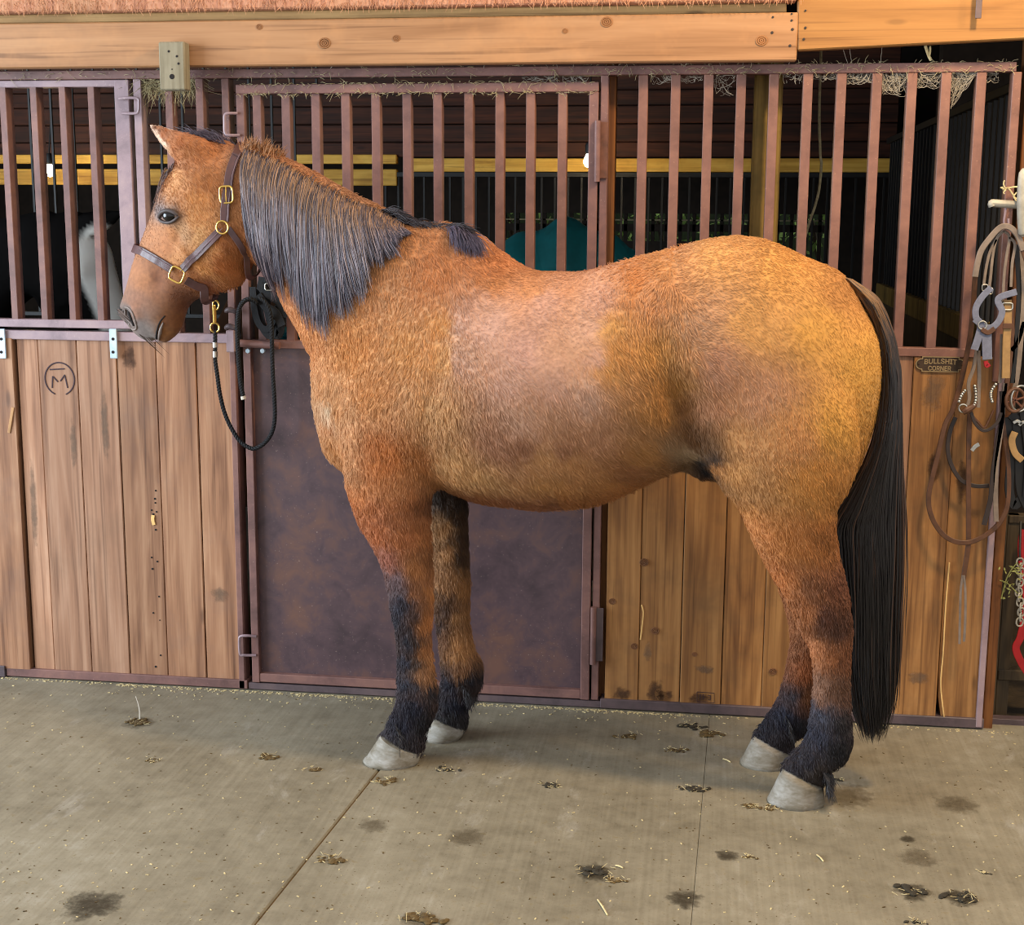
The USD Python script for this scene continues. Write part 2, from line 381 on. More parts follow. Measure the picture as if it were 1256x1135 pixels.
plain('split_dull', (160, 120, 80), .8)
plain('split_wood', (210, 168, 104), .8)
plain('straw', (190, 172, 126), .8, var=.35, scale=60)
plain('hay_dull', (150, 138, 104), .85, var=.35, scale=60)
plain('cobweb', (150, 142, 128), .9, var=.2)
plain('hedge_dark', (40, 52, 26), .9, var=.5, scale=8)
plain('leaf_far', (120, 150, 70), .7, var=.4, scale=3)

MIDZ = {}


def steel_frame_bar(parent, px, y0, y1, wpx, mat='steel', depth=.045, yf=0.0, ref=None, name='bar'):
    """One upright: its left edge at pixel px at row y0; runs down to row y1."""
    x = ax(px, y0, yf); w = wpx / 389.0
    return part(parent, name, box(x, x + w, yf, yf + depth, az(px, y1, yf), az(px, y0, yf), .0015), mat)


def hbar(parent, xa, xb, z0, z1, mat='steel', yf=-.002, depth=.047, name='rail', label=None):
    return part(parent, name, box(xa, xb, yf, yf + depth, z0, z1, .002), mat, label=label)


# ------------------------------------------------------------------ floor, shell
fl = thing('floor', 'bare concrete barn aisle floor cut into slabs by narrow joints', kind='structure')
J0, J1 = flo(465, 946), flo(313, 1135)                     # the joint filled with dirt
jd = (J1 - J0) / (J1 - J0)[1]
jx = lambda y: J0[0] + jd[0] * (y - J0[1])
K0, K1 = flo(868, 905), flo(856, 1040)
kx = lambda y: K0[0] + (K1 - K0)[0] / (K1 - K0)[1] * (y - K0[1])


def slab(xl, xr, y0, y1, g=.0045):
    pts = np.array([(xl(y0) + g, y0), (xr(y0) - g, y0), (xr(y1) - g, y1), (xl(y1) + g, y1)])
    c = .004 if g > .003 else .0010
    cen = pts.mean(0)
    V = []
    for z, s in ((-.12, 0), (-c, 0), (0.0, c)):
        q = pts + np.sign(cen - pts) * s
        V.append(np.c_[q, np.full(4, z)])
    V = np.vstack(V)
    return trimesh.convex.convex_hull(V)


for a, b, g in ((lambda y: -7.0, jx, .0060), (jx, kx, .0005), (kx, lambda y: 5.0, .0005)):
    part(fl, 'slab', slab(a, b, -7.5, .055, g), 'concrete')
part(fl, 'joint', box(-7, 5, -7.5, .05, -.13, -.006, 0), 'joint_dirt', label='dirt packed in the joints')
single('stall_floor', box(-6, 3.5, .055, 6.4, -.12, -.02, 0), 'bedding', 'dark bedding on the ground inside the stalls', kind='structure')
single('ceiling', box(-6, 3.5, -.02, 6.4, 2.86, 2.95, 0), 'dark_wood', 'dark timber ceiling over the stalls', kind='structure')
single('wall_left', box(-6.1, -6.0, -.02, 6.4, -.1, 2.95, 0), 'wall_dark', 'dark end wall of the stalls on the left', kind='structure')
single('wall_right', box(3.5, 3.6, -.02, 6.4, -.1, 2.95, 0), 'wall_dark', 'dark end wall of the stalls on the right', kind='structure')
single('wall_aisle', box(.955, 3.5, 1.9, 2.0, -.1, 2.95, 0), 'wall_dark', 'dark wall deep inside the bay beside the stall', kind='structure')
single('baseboard_stall', box(-7, 1.1, .052, .09, -.12, az(737, 862) - .002, .001), 'steel_dark', 'dark steel sill strip under the stall fronts', kind='structure')

# ------------------------------------------------------------------ overhead timbers
YB = -.07
zb0, zb1 = az(300, 81, YB), az(300, 24.5, YB)
hb = thing('header_beam', 'long pale orange timber header made of two boards butted end to end above the stalls', 'beam')
xj = ax(979, 35, YB)
part(hb, 'board', box(-3.4, xj - .001, YB, -.028, zb0, zb1, .004), 'beam_wood')
rb = box(0, 1.6, YB + .001, -.028, 0, zb1 - zb0 + .03, .004)
ang = math.atan2(az(1256, 48, YB) - az(985, 62, YB), ax(1256, 48, YB) - ax(985, 62, YB))
rb.apply_transform(trimesh.transformations.rotation_matrix(-ang, [0, 1, 0]))
rb.apply_translation([xj + .001, 0, az(985, 62, YB)])
part(hb, 'board', rb, 'beam_wood_right')
for px, py, r in ((948, 21, 1.6), (971, 17, 1.4), (971, 25, 1.6), (972, 36, 2), (969, 56, 2), (988, 13, 1.5), (988, 34, 1.8), (986, 48, 1.8), (947, 40, 2)):
    p = at(px, py, YB)
    part(hb, 'nail', lathe([(0, .0022), (r / 520, .0018), (r / 470, 0), (r / 470, -.006), (0, -.006)], 10, (0, -1, 0), p), 'screw_dark')
for px, py, r in ((398, 53, 6.5), (486, 47, 4), (744, 27, 6), (693, 38, 3), (934, 50, 6), (318, 33, 3.5)):
    p = at(px, py, YB); rr = r / 389
    k = part(hb, 'knot', trimesh.util.concatenate([torus(p + [0, -.0005, 0], rr * q, rr * .16, n=16, sides=6, sq=.85) for q in (1.0, .62, .25)]), 'knot_beam')
zt = az(300, 11.5, -.085)
single('ledger_strip', box(-3.4, ax(965, 5, -.05), -.055, -.03, zb1 + .001, zt - .0005, .003), 'ledge_wood', 'thin dusty wooden ledge running on top of the header beam', 'wooden strip')
up = box(-3.4, ax(977, 5, -.085), -.095, -.02, zt, 2.86, .004)
single('loft_board', up, 'rough_sawn', 'rough pinkish sawn board along the very top edge', 'board')
single('loft_siding', box(ax(977, 5, -.085) + .004, 3.5, -.02, .0, 2.25, 2.86, .004), 'rough_sawn', 'rough board wall hidden above the right header board', kind='structure')
# frayed fibres hanging on the edge of the rough board
rng = np.random.default_rng(3)
n = 1500
x = rng.uniform(-2.5, .25, n); p0 = np.stack([x, np.full(n, -.096), zt + rng.uniform(0, .05, n)], 1)
p1 = p0 + np.stack([rng.normal(0, .006, n), rng.uniform(-.008, -.001, n), -rng.uniform(.006, .022, n)], 1)
fr = thing('sawn_fibre', 'frayed wood fibres along the lower edge of the rough loft board', 'wood fibres', kind='stuff')
curves(fr, 'fibres', np.stack([p0, p1], 1).reshape(-1, 3), np.full(n, 2), np.tile([.0016, .0006], n), 'fibre')

bl = thing('wood_block', 'weathered grey offcut block with a bolt hole screwed over the header beam', 'wood block')
yb = -.118
part(bl, 'block', box(ax(195, 80, yb), ax(226.5, 80, yb), yb, YB - .001, az(210, 110.5, yb), az(210, 51, yb), .004), 'block_wood')
for px, py, r in ((207, 63, 1.5), (217, 69, 1.5), (219, 78, 1.5), (211, 94, 3.2), (211, 85, .8)):
    part(bl, 'bolt_hole', lathe([(0, .0008), (r / 400, .0008), (r / 395, -.004), (0, -.004)], 12, (0, -1, 0), at(px, py, yb)), 'hole')
single('metal_strap', box(ax(1197, 10, -.1), ax(1204.5, 10, -.1), -.1, -.096, az(1200, 22.5, -.1), 2.5, .0012), 'steel_dark', 'narrow dark metal strap hanging over the right end of the header', 'metal strap')

# ------------------------------------------------------------------ stall fronts
ZR1, ZR0 = 2.057, 2.029                                     # the top rail
TOPRAIL = thing('top_rail', 'long rusty square tube running along the top of all stall fronts', 'steel rail')
hbar(TOPRAIL, -3.4, ax(1247, 80), ZR0, ZR1, 'steel')
XE = ax(1242, 95)

# left: planked lower wall with its frame
SL = thing('stall_front', 'planked stall front on the left with steel frame and a branded board', 'stall front')
zc1 = az(120, 407); zs0, zs1 = .004, .034
xl_end = ax(293, 700)
xs = [(-2.62, ax(-25, 550)), (ax(-24, 550), ax(23, 550)), (ax(26, 550), ax(51.6, 550)), (ax(52.2, 550), ax(98.6, 550)), (ax(99.4, 550), ax(146.6, 550)), (ax(147.5, 550), ax(194.5, 550)), (ax(195.3, 550), ax(243, 550)), (ax(244.2, 550), ax(286, 550))]
PLANKS = []
for i, (a, b) in enumerate(xs):
    yo = .004 + [0, -.010, .004, .001, 0, .002, 0, .001][i]
    PLANKS.append(part(SL, 'plank', box(a, b, yo, yo + .036, zs1 - .004, zc1 - .026, .0025), 'plank_wood_pale' if i in (2, 3, 4) else 'plank_wood'))
hbar(SL, -3.5, xl_end + .015, zc1 - .030, zc1, 'steel_pale', -.004, .05, 'top_channel')
part(SL, 'bottom_channel', box(ax(9, 828), xl_end + .02, -.006, .05, zs0, zs1, .002), 'steel')
part(SL, 'bottom_channel', box(-3.5, ax(9, 828) - .002, -.012, .05, 0.001, .042, .002), 'steel_dark')
part(SL, 'upright', box(ax(285.5, 550), ax(292.5, 550), -.006, .05, .004, zc1 - .03, .0015), 'steel')
for k in range(6):                                           # and on along the front, beyond the picture
    part(SL, 'plank', box(-2.765 - .142 * k, -2.765 - .142 * k + .140, .004, .040, zs1 - .004, zc1 - .026, .0025), 'plank_wood')
# brand burnt into the board: a ring open at the foot around an M with a bar over it
br = []
c = at(73, 465, xs[3][0] * 0 + .0035)
yb_ = .0042
R = 20.3 / 389
for a0, a1 in ((-68, 248),):
    a = np.radians(np.linspace(a0, a1, 40))
    br.append(sweep(np.stack([c[0] + R * np.cos(a), np.full(40, yb_), c[2] + R * 1.06 * np.sin(a)], 1), None, flat=(.0021, .0010)))
PX = lambda pts: [at(x_, y_, yb_) for x_, y_ in pts]
for seg in ([(61, 453.5), (79, 452.5)], [(64, 476), (64.5, 461.5)], [(65, 462), (71, 468.5)], [(74, 467.5), (79.5, 460)], [(79.5, 461), (83, 476)]):
    br.append(sweep(spline(PX(seg), 4), None, flat=(.0021, .0010)))
part(PLANKS[3], 'brand_mark', cat_(br), 'ink', label='burnt brand of a barred letter in a ring')
# nail holes along the fifth board, knots
for px, py, r in ((191, 602, 1.2), (190, 612, 1.4), (190.5, 617, 1.2), (186, 626, 1.2), (192, 628, 1.2), (188, 631, 1.5), (191, 650, 1.4), (186, 684, 1.2), (193, 689, 1.3), (187, 698, 1.5), (195, 732, 1.2), (188, 752, 1.2), (129, 780, 1.9), (191, 818, 1.5), (196, 761, .9), (197, 804, 1.2)):
    which = PLANKS[4] if px < 147 else PLANKS[5]
    part(which, 'nail_hole', lathe([(0, .0012), (r / 400, .0010), (r / 395, -.004), (0, -.004)], 10, (0, -1, 0), at(px, py, .0055)), 'hole')
ck = part(PLANKS[5], 'wood_scar', sweep(spline([at(188, 632, .004), at(187.5, 638, .003), at(189, 644, .004)], 4), None, flat=(.006, .002)), 'split_wood')
part(PLANKS[1], 'splinter', sweep(spline([at(11, 531, -.007), at(13, 518, -.009), at(16, 500, -.007)], 4), None, flat=(.005, .002)), 'split_dull')
for px in (1.5, 138.5):
    stp = part(SL, 'strap_plate', box(ax(px - 4.6, 415, -.014), ax(px + 4.6, 415, -.014), -.014, -.008, az(px, 440, -.014), az(px, 403.5, -.014), .002), 'zinc', label='bright zinc strap plate with a screw')
    for dy in (416, 432):
        part(stp, 'screw', lathe([(0, .0015), (.005, .001), (.005, -.002), (0, -.002)], 10, (0, -1, 0), at(px, dy, -.0145)), 'hole')

# upper left grille (a feed panel that swings) with flat bars
GL = thing('grille_panel', 'hinged barred feed panel at the upper left with a wide right stile', 'barred panel')
zg1, zg0 = min(az(0, 97), ZR0 - .002), az(0, 392)
zg1b = az(60, 107)
hbar(GL, -3.3, ax(146, 102), zg1b, zg1, 'steel_pale')
hbar(GL, -3.3, ax(162, 398), az(60, 402), az(60, 392), 'steel_pale')
part(GL, 'stile', box(ax(146, 240), ax(163.5, 240), -.003, .045, az(60, 402) + .002, zg1, .002), 'steel_pale')
for x240 in (-332, -294, -257, -219, -181, -144, -106, -68, -30, 5, 42, 77, 112):
    x = ax(x240 + 1, 240)
    part(GL, 'bar', box(x, x + 8.8 / 389, 0, .05, az(60, 392) - .002, zg1b + .002, .0015), 'steel')
loop = spline([at(146, 121, -.012), at(158, 120, -.022), at(169, 121, -.025), at(170.5, 126, -.025), at(170, 136, -.025), at(166, 139, -.022), at(150, 139, -.012)], 6)
part(GL, 'latch_loop', sweep(loop, .0045, 8), 'steel_pale')

# fixed uprights and bars between the panel and the door
FU = SL                                                     # welded to the planked front
for x0_, x1_, ytop in ((168.5, 178, 240),):
    part(FU, 'post', box(ax(x0_, ytop), ax(x1_, ytop), 0, .05, zc1, ZR0 - .0005, .0015), 'steel_pale')
for a, b in ((203.5, 212.3), (241, 250)):
    part(FU, 'bar', box(ax(a, 150), ax(b, 150), 0, .05, zc1, ZR0 - .0005, .0015), 'steel')
part(FU, 'post', box(ax(274, 180), ax(282.5, 180), -.002, .05, .034, ZR0 - .0005, .0015), 'steel')

# the door
DR = thing('stall_door', 'rusty steel stall door with a barred top and a mottled purple sheet below', 'stall door')
xd0, xd1 = ax(292, 180), ax(733.5, 180)
zd1 = (az(300, 105) + az(700, 100)) / 2
hbar(DR, xd0, xd1, zd1 - .029, zd1, 'steel', -.008, .048)
part(DR, 'stile', box(xd0, xd0 + .026, -.008, .04, .030, zd1 - .029, .002), 'steel')
part(DR, 'stile', box(xd1 - .029, xd1, -.008, .04, .030, zd1 - .029, .002), 'steel')
zm1 = az(380, 418)
hbar(DR, xd0 + .026, xd1 - .029, zm1 - .027, zm1, 'steel', -.006, .046)
hbar(DR, xd0 + .026, xd1 - .029, .032, .062, 'steel', -.006, .046, 'bottom_rail')
part(DR, 'sheet', box(xd0 + .026, xd1 - .029, .016, .020, .06, zm1 - .02, 0), 'sheet_steel', label='mottled purple rust-blotched steel sheet')
for i, a in enumerate((311, 346.3, 382.6, 419.2, 456, 494, 531.5, 569.5, 607.5, 645, 684)):
    x = ax(a, 180)
    part(DR, 'bar', box(x, x + .0275, 0, .036, zm1 - .002, zd1 - .027, .0015), 'steel' if a < 560 else 'steel_warm')
lp = spline([at(291, 139, -.012), at(281, 139, -.026), at(276, 141, -.028), at(275.5, 150, -.028), at(276.5, 164, -.028), at(283, 166, -.026), at(294, 166, -.012)], 6)
part(DR, 'latch_loop', sweep(lp, .0048, 8), 'steel_pale')
lp = spline([at(314, 781, -.012), at(303, 780, -.026), at(295, 781, -.028), at(293.5, 786, -.028), at(294.5, 802, -.028), at(300, 804, -.026), at(314, 804, -.012)], 6)
part(DR, 'latch_loop', sweep(lp, .0048, 8), 'steel_pale')
for (px0, py0), (px1, py1), r in (((731.5, 148), (733.5, 223), .0095), ((728.5, 745), (726.5, 815), .0095)):
    a, b = at(px0, py0, -.016), at(px1, py1, -.016); a[0] = b[0] = (a[0] + b[0]) / 2
    hg = part(DR, 'hinge_barrel', lathe([(0, 0), (r, .0), (r, a[2] - b[2]), (0, a[2] - b[2])], 16, (0, 0, 1), b), 'steel')
    part(hg, 'hinge_leaf', box(b[0] + .004, b[0] + .032, -.012, -.006, b[2] + .01, a[2] - .004, .001), 'steel_dark' if py0 > 300 else 'rust')
# barrel bolt across the latch side
bb = thing('barrel_bolt', 'round steel slide bolt on brackets under the black rope by the door', 'slide bolt')
a, b = at(294, 421, -.03), at(343, 424, -.03)
part(bb, 'bolt', sweep([a, (a + b) / 2, b], .0125, 14), 'steel')
part(bb, 'bracket', box(ax(278, 418, -.034), ax(288.5, 418, -.034), -.042, -.008, az(283, 432, -.03), az(283, 405, -.03), .003), 'steel_pale')
for px in (304, 322):
    part(bb, 'mounting_bolt', lathe([(0, .004), (.008, .003), (.008, -.012), (0, -.012)], 6, (0, -1, 0), at(px, 430.5, -.012)), 'zinc')
for py in (382, 402.5):
    part(bb, 'hinge_pin', sweep(spline([at(276, py + .8, -.03), at(281, py - 2, -.034), at(289, py, -.03)], 5), np.array([.004, .007, .0085, .009, .009, .0095, .0095, .009, .009, .009, .008]), 10), 'steel_dark')

# jamb to the right of the door
JB = thing('door_jamb', 'upright steel door jamb with a timber post behind it, right of the stall door', 'door jamb')
part(JB, 'jamb', box(ax(736, 180), ax(745.2, 180), -.004, .046, .03, ZR0 - .0005, .002), 'steel')
part(JB, 'timber', box(ax(738, 180), ax(753, 180), .05, .12, .0, 2.85, .003), 'side_post_wood')
part(SL, 'sill', box(xl_end + .022, ax(737, 862), -.002, .05, .003, .026, .002), 'steel_dark')

# right: planked lower wall and fixed bars
SR = thing('stall_front', 'planked stall front on the right with bars above, behind the hindquarters', 'stall front')
zq1 = az(1140, 427)
xr0, xr1 = ax(745.5, 600), ax(1214, 740)
hbar(SR, xr0 - .02, ax(1196, 430), zq1 - .027, zq1, 'steel_warm', -.003, .048, 'mid_rail')
part(SR, 'bottom_channel', box(xr0 - .012, xr1 + .006, -.006, .05, .004, .036, .002), 'steel_dark')
for i, a in enumerate((783.4, 823.2, 863.6, 903.5, 943.6, 985.3, 1026.4, 1070, 1113, 1154.7, 1197.7)):
    x = ax(a, 100)
    part(SR, 'bar', box(x, x + .0285, 0, .040, zq1 - .002, ZR0 - .0005, .0015), 'steel_warm')
part(SR, 'upright', box(XE, ax(1253, 95), -.004, .046, zq1 - .1, ZR0 - .0005, .002), 'steel_warm')
js = [744.8, 787, 839, 891, 942, 996, 1051, 1109.5]
jl = [ax(q, 650) for q in js] + [ax(1167.5, 560), ax(1207, 740)]
RPL = []
for i in range(len(jl) - 1):
    g = .0008 if i != 2 else .0018
    yo = .004 + (0, .002, 0, .003, .001, 0, .002, -.003, .002)[i]
    mm = 'plank_wood_warm' if i != 6 else 'plank_wood_pale'
    x0_, x1_ = jl[i] + g, jl[i + 1] - g
    if i == 8:                                             # split board: its left edge opens towards the foot
        poly = [(x0_, zq1 - .026), (x1_, zq1 - .026), (x1_, .034), (x0_ + .016, .034), (x0_ + .004, .10), (x0_ + .001, .2)]
        f = trimesh.creation.extrude_polygon(__import__('shapely').Polygon(poly), .034, engine='earcut')
        f.apply_transform(np.array([[1, 0, 0, 0], [0, 0, 1, yo], [0, 1, 0, 0], [0, 0, 0, 1.0]])); f.invert() if f.volume < 0 else None
        RPL.append(part(SR, 'plank', f, mm))
    else:
        RPL.append(part(SR, 'plank', box(x0_, x1_, yo, yo + .036, .032, zq1 - .026, .0022), mm))
sp = spline([at(1164.5, 690, .0), at(1160, 745, -.002), at(1157, 800, -.002), at(1154, 840, -.003), at(1158, 880, -.001)], 5)
part(RPL[8], 'split_edge', sweep(sp, None, flat=(.0019, .002)), 'split_wood', label='torn pale edge of the split board')
part(RPL[1], 'split_edge', sweep(spline([at(787, 742, .005), at(789, 752, .004), at(787.5, 768, .003), at(785.5, 785, .004)], 4), None, flat=(.0022, .001)), 'split_wood')
part(SR, 'steel_edge', box(ax(1206.5, 740), ax(1214, 740), -.008, .05, .008, az(1225, 450), .002), 'steel_pale')
part(SR, 'corner_post', box(ax(1214.5, 740, .02), ax(1227, 740, .02), .012, .10, -.01, 2.85, .003), 'side_post_wood')
# stamp near the foot of the third board: a boxed mark
st = []
q = .006
for seg in ([(855, 849), (876, 850.5), (876, 862.5), (855, 861), (855, 849)], [(859, 852), (859, 858)], [(862.5, 852), (862.5, 858.5), (865, 855)], [(868, 853), (871.5, 853.5), (871.5, 859), (868.5, 858.5)]):
    st.append(sweep([at(x_, y_, .0035) for x_, y_ in seg], None, flat=(.0011, .0008)))
part(RPL[2], 'stamp', cat_(st), 'ink', label='small boxed ink stamp')
for px, py, r in ((790, 690, 5), (751, 738, 4), (803.5, 774, 4.5), (778, 793, 4), (948, 824, 4.5), (852, 803, 3)):
    bi = max(i for i in range(9) if jl[i] < ax(px, py)); rr = r / 389
    p = at(px, py, .0035)
    part(RPL[bi], 'knot', cat_([torus(p, rr * k_, rr * .17, n=14, sides=5, sq=.85) for k_ in (1.0, .6, .22)]), 'knot_plank')

# ------------------------------------------------------------------ inside the stalls
ip = thing('timber_post', 'weathered olive timber post standing inside the stall behind the right bars', 'post')
yo = .09
part(ip, 'post', box(ax(922.5, 200, yo), ax(957, 200, yo), yo, yo + .1, -.02, 2.85, .006), 'post_wood')
YF = 3.6
zfr = az(700, 213, YF)
fb = thing('far_beam', 'lamp-lit yellow timber beam across the far side of the stall', 'beam')
part(fb, 'board', box(-1.75, 1.0, YF - .02, YF + .03, az(700, 211, YF), az(700, 194.5, YF), .004), 'far_beam_wood')
fb2 = thing('far_beam', 'lamp-lit yellow double beam at the far side of the left stall', 'beam')
part(fb2, 'board', box(-4.6, -1.79, YF - .02, YF + .03, az(100, 227, YF), az(100, 207.5, YF), .004), 'far_beam_wood')
part(fb2, 'board', box(-4.6, -1.79, YF - .02, YF + .03, az(100, 201, YF), az(100, 190, YF), .004), 'far_beam_wood')
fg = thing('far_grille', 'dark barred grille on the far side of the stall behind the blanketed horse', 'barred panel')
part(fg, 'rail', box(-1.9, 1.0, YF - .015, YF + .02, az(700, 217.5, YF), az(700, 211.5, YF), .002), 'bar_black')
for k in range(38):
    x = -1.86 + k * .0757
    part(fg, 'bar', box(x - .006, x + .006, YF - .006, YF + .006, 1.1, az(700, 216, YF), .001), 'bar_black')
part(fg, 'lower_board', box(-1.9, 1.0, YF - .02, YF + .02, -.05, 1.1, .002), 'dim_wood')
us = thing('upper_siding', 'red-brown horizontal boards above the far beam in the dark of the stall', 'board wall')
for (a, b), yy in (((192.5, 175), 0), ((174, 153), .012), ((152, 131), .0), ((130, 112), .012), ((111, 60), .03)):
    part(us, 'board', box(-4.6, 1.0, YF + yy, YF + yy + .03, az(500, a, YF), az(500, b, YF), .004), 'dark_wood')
lg = thing('left_grille', 'thin dark bars further back inside the left stall', 'barred panel')
YL = 2.6
part(lg, 'rail', box(-4.2, -1.95, YL - .01, YL + .01, az(40, 387, YL), az(40, 382, YL), .002), 'bar_black')
for k in range(19):
    x = -4.1 + k * .118
    part(lg, 'bar', box(x - .006, x + .006, YL - .006, YL + .006, az(40, 386, YL), 2.4, .001), 'bar_black')
pg = thing('partition_grille', 'close dark vertical bars on a timber base receding between two stalls on the right', 'barred partition')
XP = .945
part(pg, 'base_rail', box(XP - .03, XP + .02, .11, 3.5, az(1140, 424, .3) - .03, az(1140, 401, .3), .004), 'post_wood')
part(pg, 'top_rail', box(XP - .015, XP + .015, .11, 3.5, 2.0, 2.03, .002), 'bar_black')
for k in range(34):
    y = .16 + k * .0975
    part(pg, 'bar', box(XP - .007, XP + .007, y - .007, y + .007, az(1140, 402, .3), 2.0, .001), 'bar_black')
part(pg, 'lower_board', box(XP - .02, XP + .02, .11, 3.5, -.05, az(1140, 424, .3) - .03, .002), 'dim_wood')

# far outer wall with a low window strip, leaves outside it
YW = 6.2
zw0, zw1 = az(800, 296, YW), az(800, 262, YW)
xw0, xw1 = ax(610, 270, YW), ax(1015, 270, YW)
wb = thing('wall_back', 'dark outer wall behind the stalls pierced by a low window', kind='structure')
part(wb, 'panel', box(-6, 3.5, YW, YW + .1, -.1, zw0 - .14, 0), 'wall_dark')
part(wb, 'panel', box(-6, 3.5, YW, YW + .1, zw1, 2.95, 0), 'wall_dark')
part(wb, 'panel', box(-6, xw0, YW, YW + .1, zw0 - .14, zw1, 0), 'wall_dark')
part(wb, 'panel', box(xw1, 3.5, YW, YW + .1, zw0 - .14, zw1, 0), 'wall_dark')
part(wb, 'panel', box(xw0, ax(953, 270, YW), YW, YW + .1, zw0 - .14, zw0, 0), 'wall_dark')
wn = thing('window_1', 'low unglazed window strip with bars in the far wall', kind='structure')
for k in range(24):
    x = xw0 + (xw1 - xw0) * (k + .5) / 24
    part(wn, 'mullion', box(x - .014, x + .014, YW + .02, YW + .05, zw0 - .14, zw1, .002), 'wall_dark')
part(wn, 'sash_rail', box(xw0, xw1, YW + .02, YW + .05, az(800, 271, YW), az(800, 269, YW), .002), 'hay_dull')
part(wn, 'sash_rail', box(xw0, xw1, YW + .02, YW + .05, az(800, 284, YW), az(800, 275, YW), .002), 'wall_dark')
bs = thing('bush', 'green leafy bush outside the far window', 'bush')
rng = np.random.default_rng(5)
lv = []
for k in range(900):
    c_ = np.array([rng.uniform(xw0 - .3, xw1 + .3), rng.uniform(6.9, 7.4), rng.uniform(zw0 - .5, zw1 + .3)])
    l = rng.uniform(.05, .11)
    d1 = rng.normal(0, 1, 3); d1 /= np.linalg.norm(d1); d2 = np.cross(d1, rng.normal(0, 1, 3)); d2 /= np.linalg.norm(d2)
    V_ = np.array([c_, c_ + d1 * l * .5 + d2 * l * .25, c_ + d1 * l, c_ + d1 * l * .5 - d2 * l * .25]); lv.append(trimesh.Trimesh(V_, [[0, 1, 2], [0, 2, 3]], process=False))
part(bs, 'leaves', cat_(lv), 'leaf_far', False, kind='stuff')
part(bs, 'stem', cat_([sweep(spline([(x_, 7.2, -.1), (x_ + .1, 7.15, .8), (x_ - .05, 7.15, 1.6)], 4), .02, 6) for x_ in np.linspace(xw0, xw1, 5)]), 'dim_wood')
single('yard_hedge', box(-6, 4, 8.0, 8.4, -.15, 3.2, 0), 'hedge_dark', 'dark dense hedge at the back of the yard', kind='structure')
single('yard_ground', box(-6, 4, 6.31, 9, -.15, -.05, 0), 'bedding', 'ground outside behind the barn', kind='structure')

# two bare bulbs in the stalls
mat('bulb_glow', {'e': ('emission', {'color': (1.0, .86, .55), 'strength': 55.0})}, [], 'e.emission')
for (px, py, Y), lab in (((61, 208, 3.2), 'small bright bare bulb seen through the upper left feed panel'), ((722, 196, 3.2), 'small bright bare bulb seen left of the upper door hinge')):
    p = at(px, py, Y)
    lb = thing('light_bulb', lab, 'light bulb', 'bare bulbs in the stalls', loc=p)
    part(lb, 'bulb', lathe([(0, -.042), (.018, -.036), (.027, -.02), (.028, -.004), (.018, .018), (.012, .03), (0, .03)], 20), 'bulb_glow', True)
    part(lb, 'socket', lathe([(0, .03), (.017, .03), (.02, .04), (.02, .075), (.012, .09), (0, .09)], 16), 'bar_black')
    part(lb, 'cord', sweep([(0, 0, .088), (0, .05, .3), (0, .1, 2.85 - p[2])], .004, 6), 'bar_black')
    sl = UsdLux.SphereLight.Define(stage, str(lb.GetPath()) + '/light')
    sl.CreateRadiusAttr(.03); sl.CreateColorAttr(Gf.Vec3f(1.0, .66, .25)); sl.CreateIntensityAttr(60.0)
    UsdGeom.Xformable(sl).AddTranslateOp().Set(Gf.Vec3d(0, -.02, -.09))
wi = thing('dangling_cord', 'pale cord dangling in a curve behind the right bars', 'cord')
part(wi, 'cord', sweep(spline([at(1006, 95, .5) * [1, 1, 0] + [0, 0, 2.862], at(1006, 95, .5), at(1006, 184, .5), at(1007.5, 200, .5), at(1005, 230, .5), at(1000, 252, .5), at(993, 272, .5), at(985, 300, .5)], 6), .0045, 8), 'hay_dull')

soft_stain('foot_stain', (62, 40, 26), .7)
soft_stain('grey_stain', (100, 84, 70), .5)
for i, (bi, px, py, rx, rz, mt_) in enumerate(((0, 772, 855, 16, 9, 'foot_stain'), (1, 803, 853, 13, 15, 'foot_stain'), (1, 826, 858, 10, 9, 'foot_stain'), (2, 852, 858, 14, 8, 'foot_stain'), (1, 792, 800, 6, 13, 'grey_stain'), (2, 872, 822, 12, 6, 'grey_stain'), (7, 1132, 832, 22, 9, 'grey_stain'), (8, 1180, 590, 9, 26, 'foot_stain'), (7, 1145, 575, 8, 20, 'foot_stain'), (7, 1140, 480, 20, 26, 'grey_stain'))):
    c_ = at(px, py, .0); c_[1] = (.004 + (0, .002, 0, .003, .001, 0, .002, -.003, .002)[bi]) - .0006
    lo, hi = jl[bi] + .004, jl[bi + 1] - .004
    r_ = min(rx / 389, (hi - lo) / 3.4); c_[0] = np.clip(c_[0], lo + r_ * 1.6, hi - r_ * 1.6); c_[2] = max(c_[2], .034 + rz / 389 * .8)
    stain_patch(RPL[bi], c_, np.array([r_, 0, 0]), np.array([0, 0, rz / 389]), 40 + i, mt_)
for i, (bi, px, py, rx, rz, mt_) in enumerate(((4, 128, 520, 5, 50, 'grey_stain'), (3, 92, 545, 5, 34, 'grey_stain'), (5, 158, 440, 9, 16, 'foot_stain'), (7, 262, 730, 12, 10, 'grey_stain'), (2, 40, 620, 5, 60, 'grey_stain'))):
    yo_ = .004 + [0, -.010, .004, .001, 0, .002, 0, .001][bi]
    c_ = at(px, py, .0); c_[1] = yo_ - .0006
    lo, hi = xs[bi][0] + .004, xs[bi][1] - .004
    r_ = min(rx / 389, (hi - lo) / 3.4); c_[0] = np.clip(c_[0], lo + r_ * 1.6, hi - r_ * 1.6)
    stain_patch(PLANKS[bi], c_, np.array([r_, 0, 0]), np.array([0, 0, rz / 389]), 60 + i, mt_)
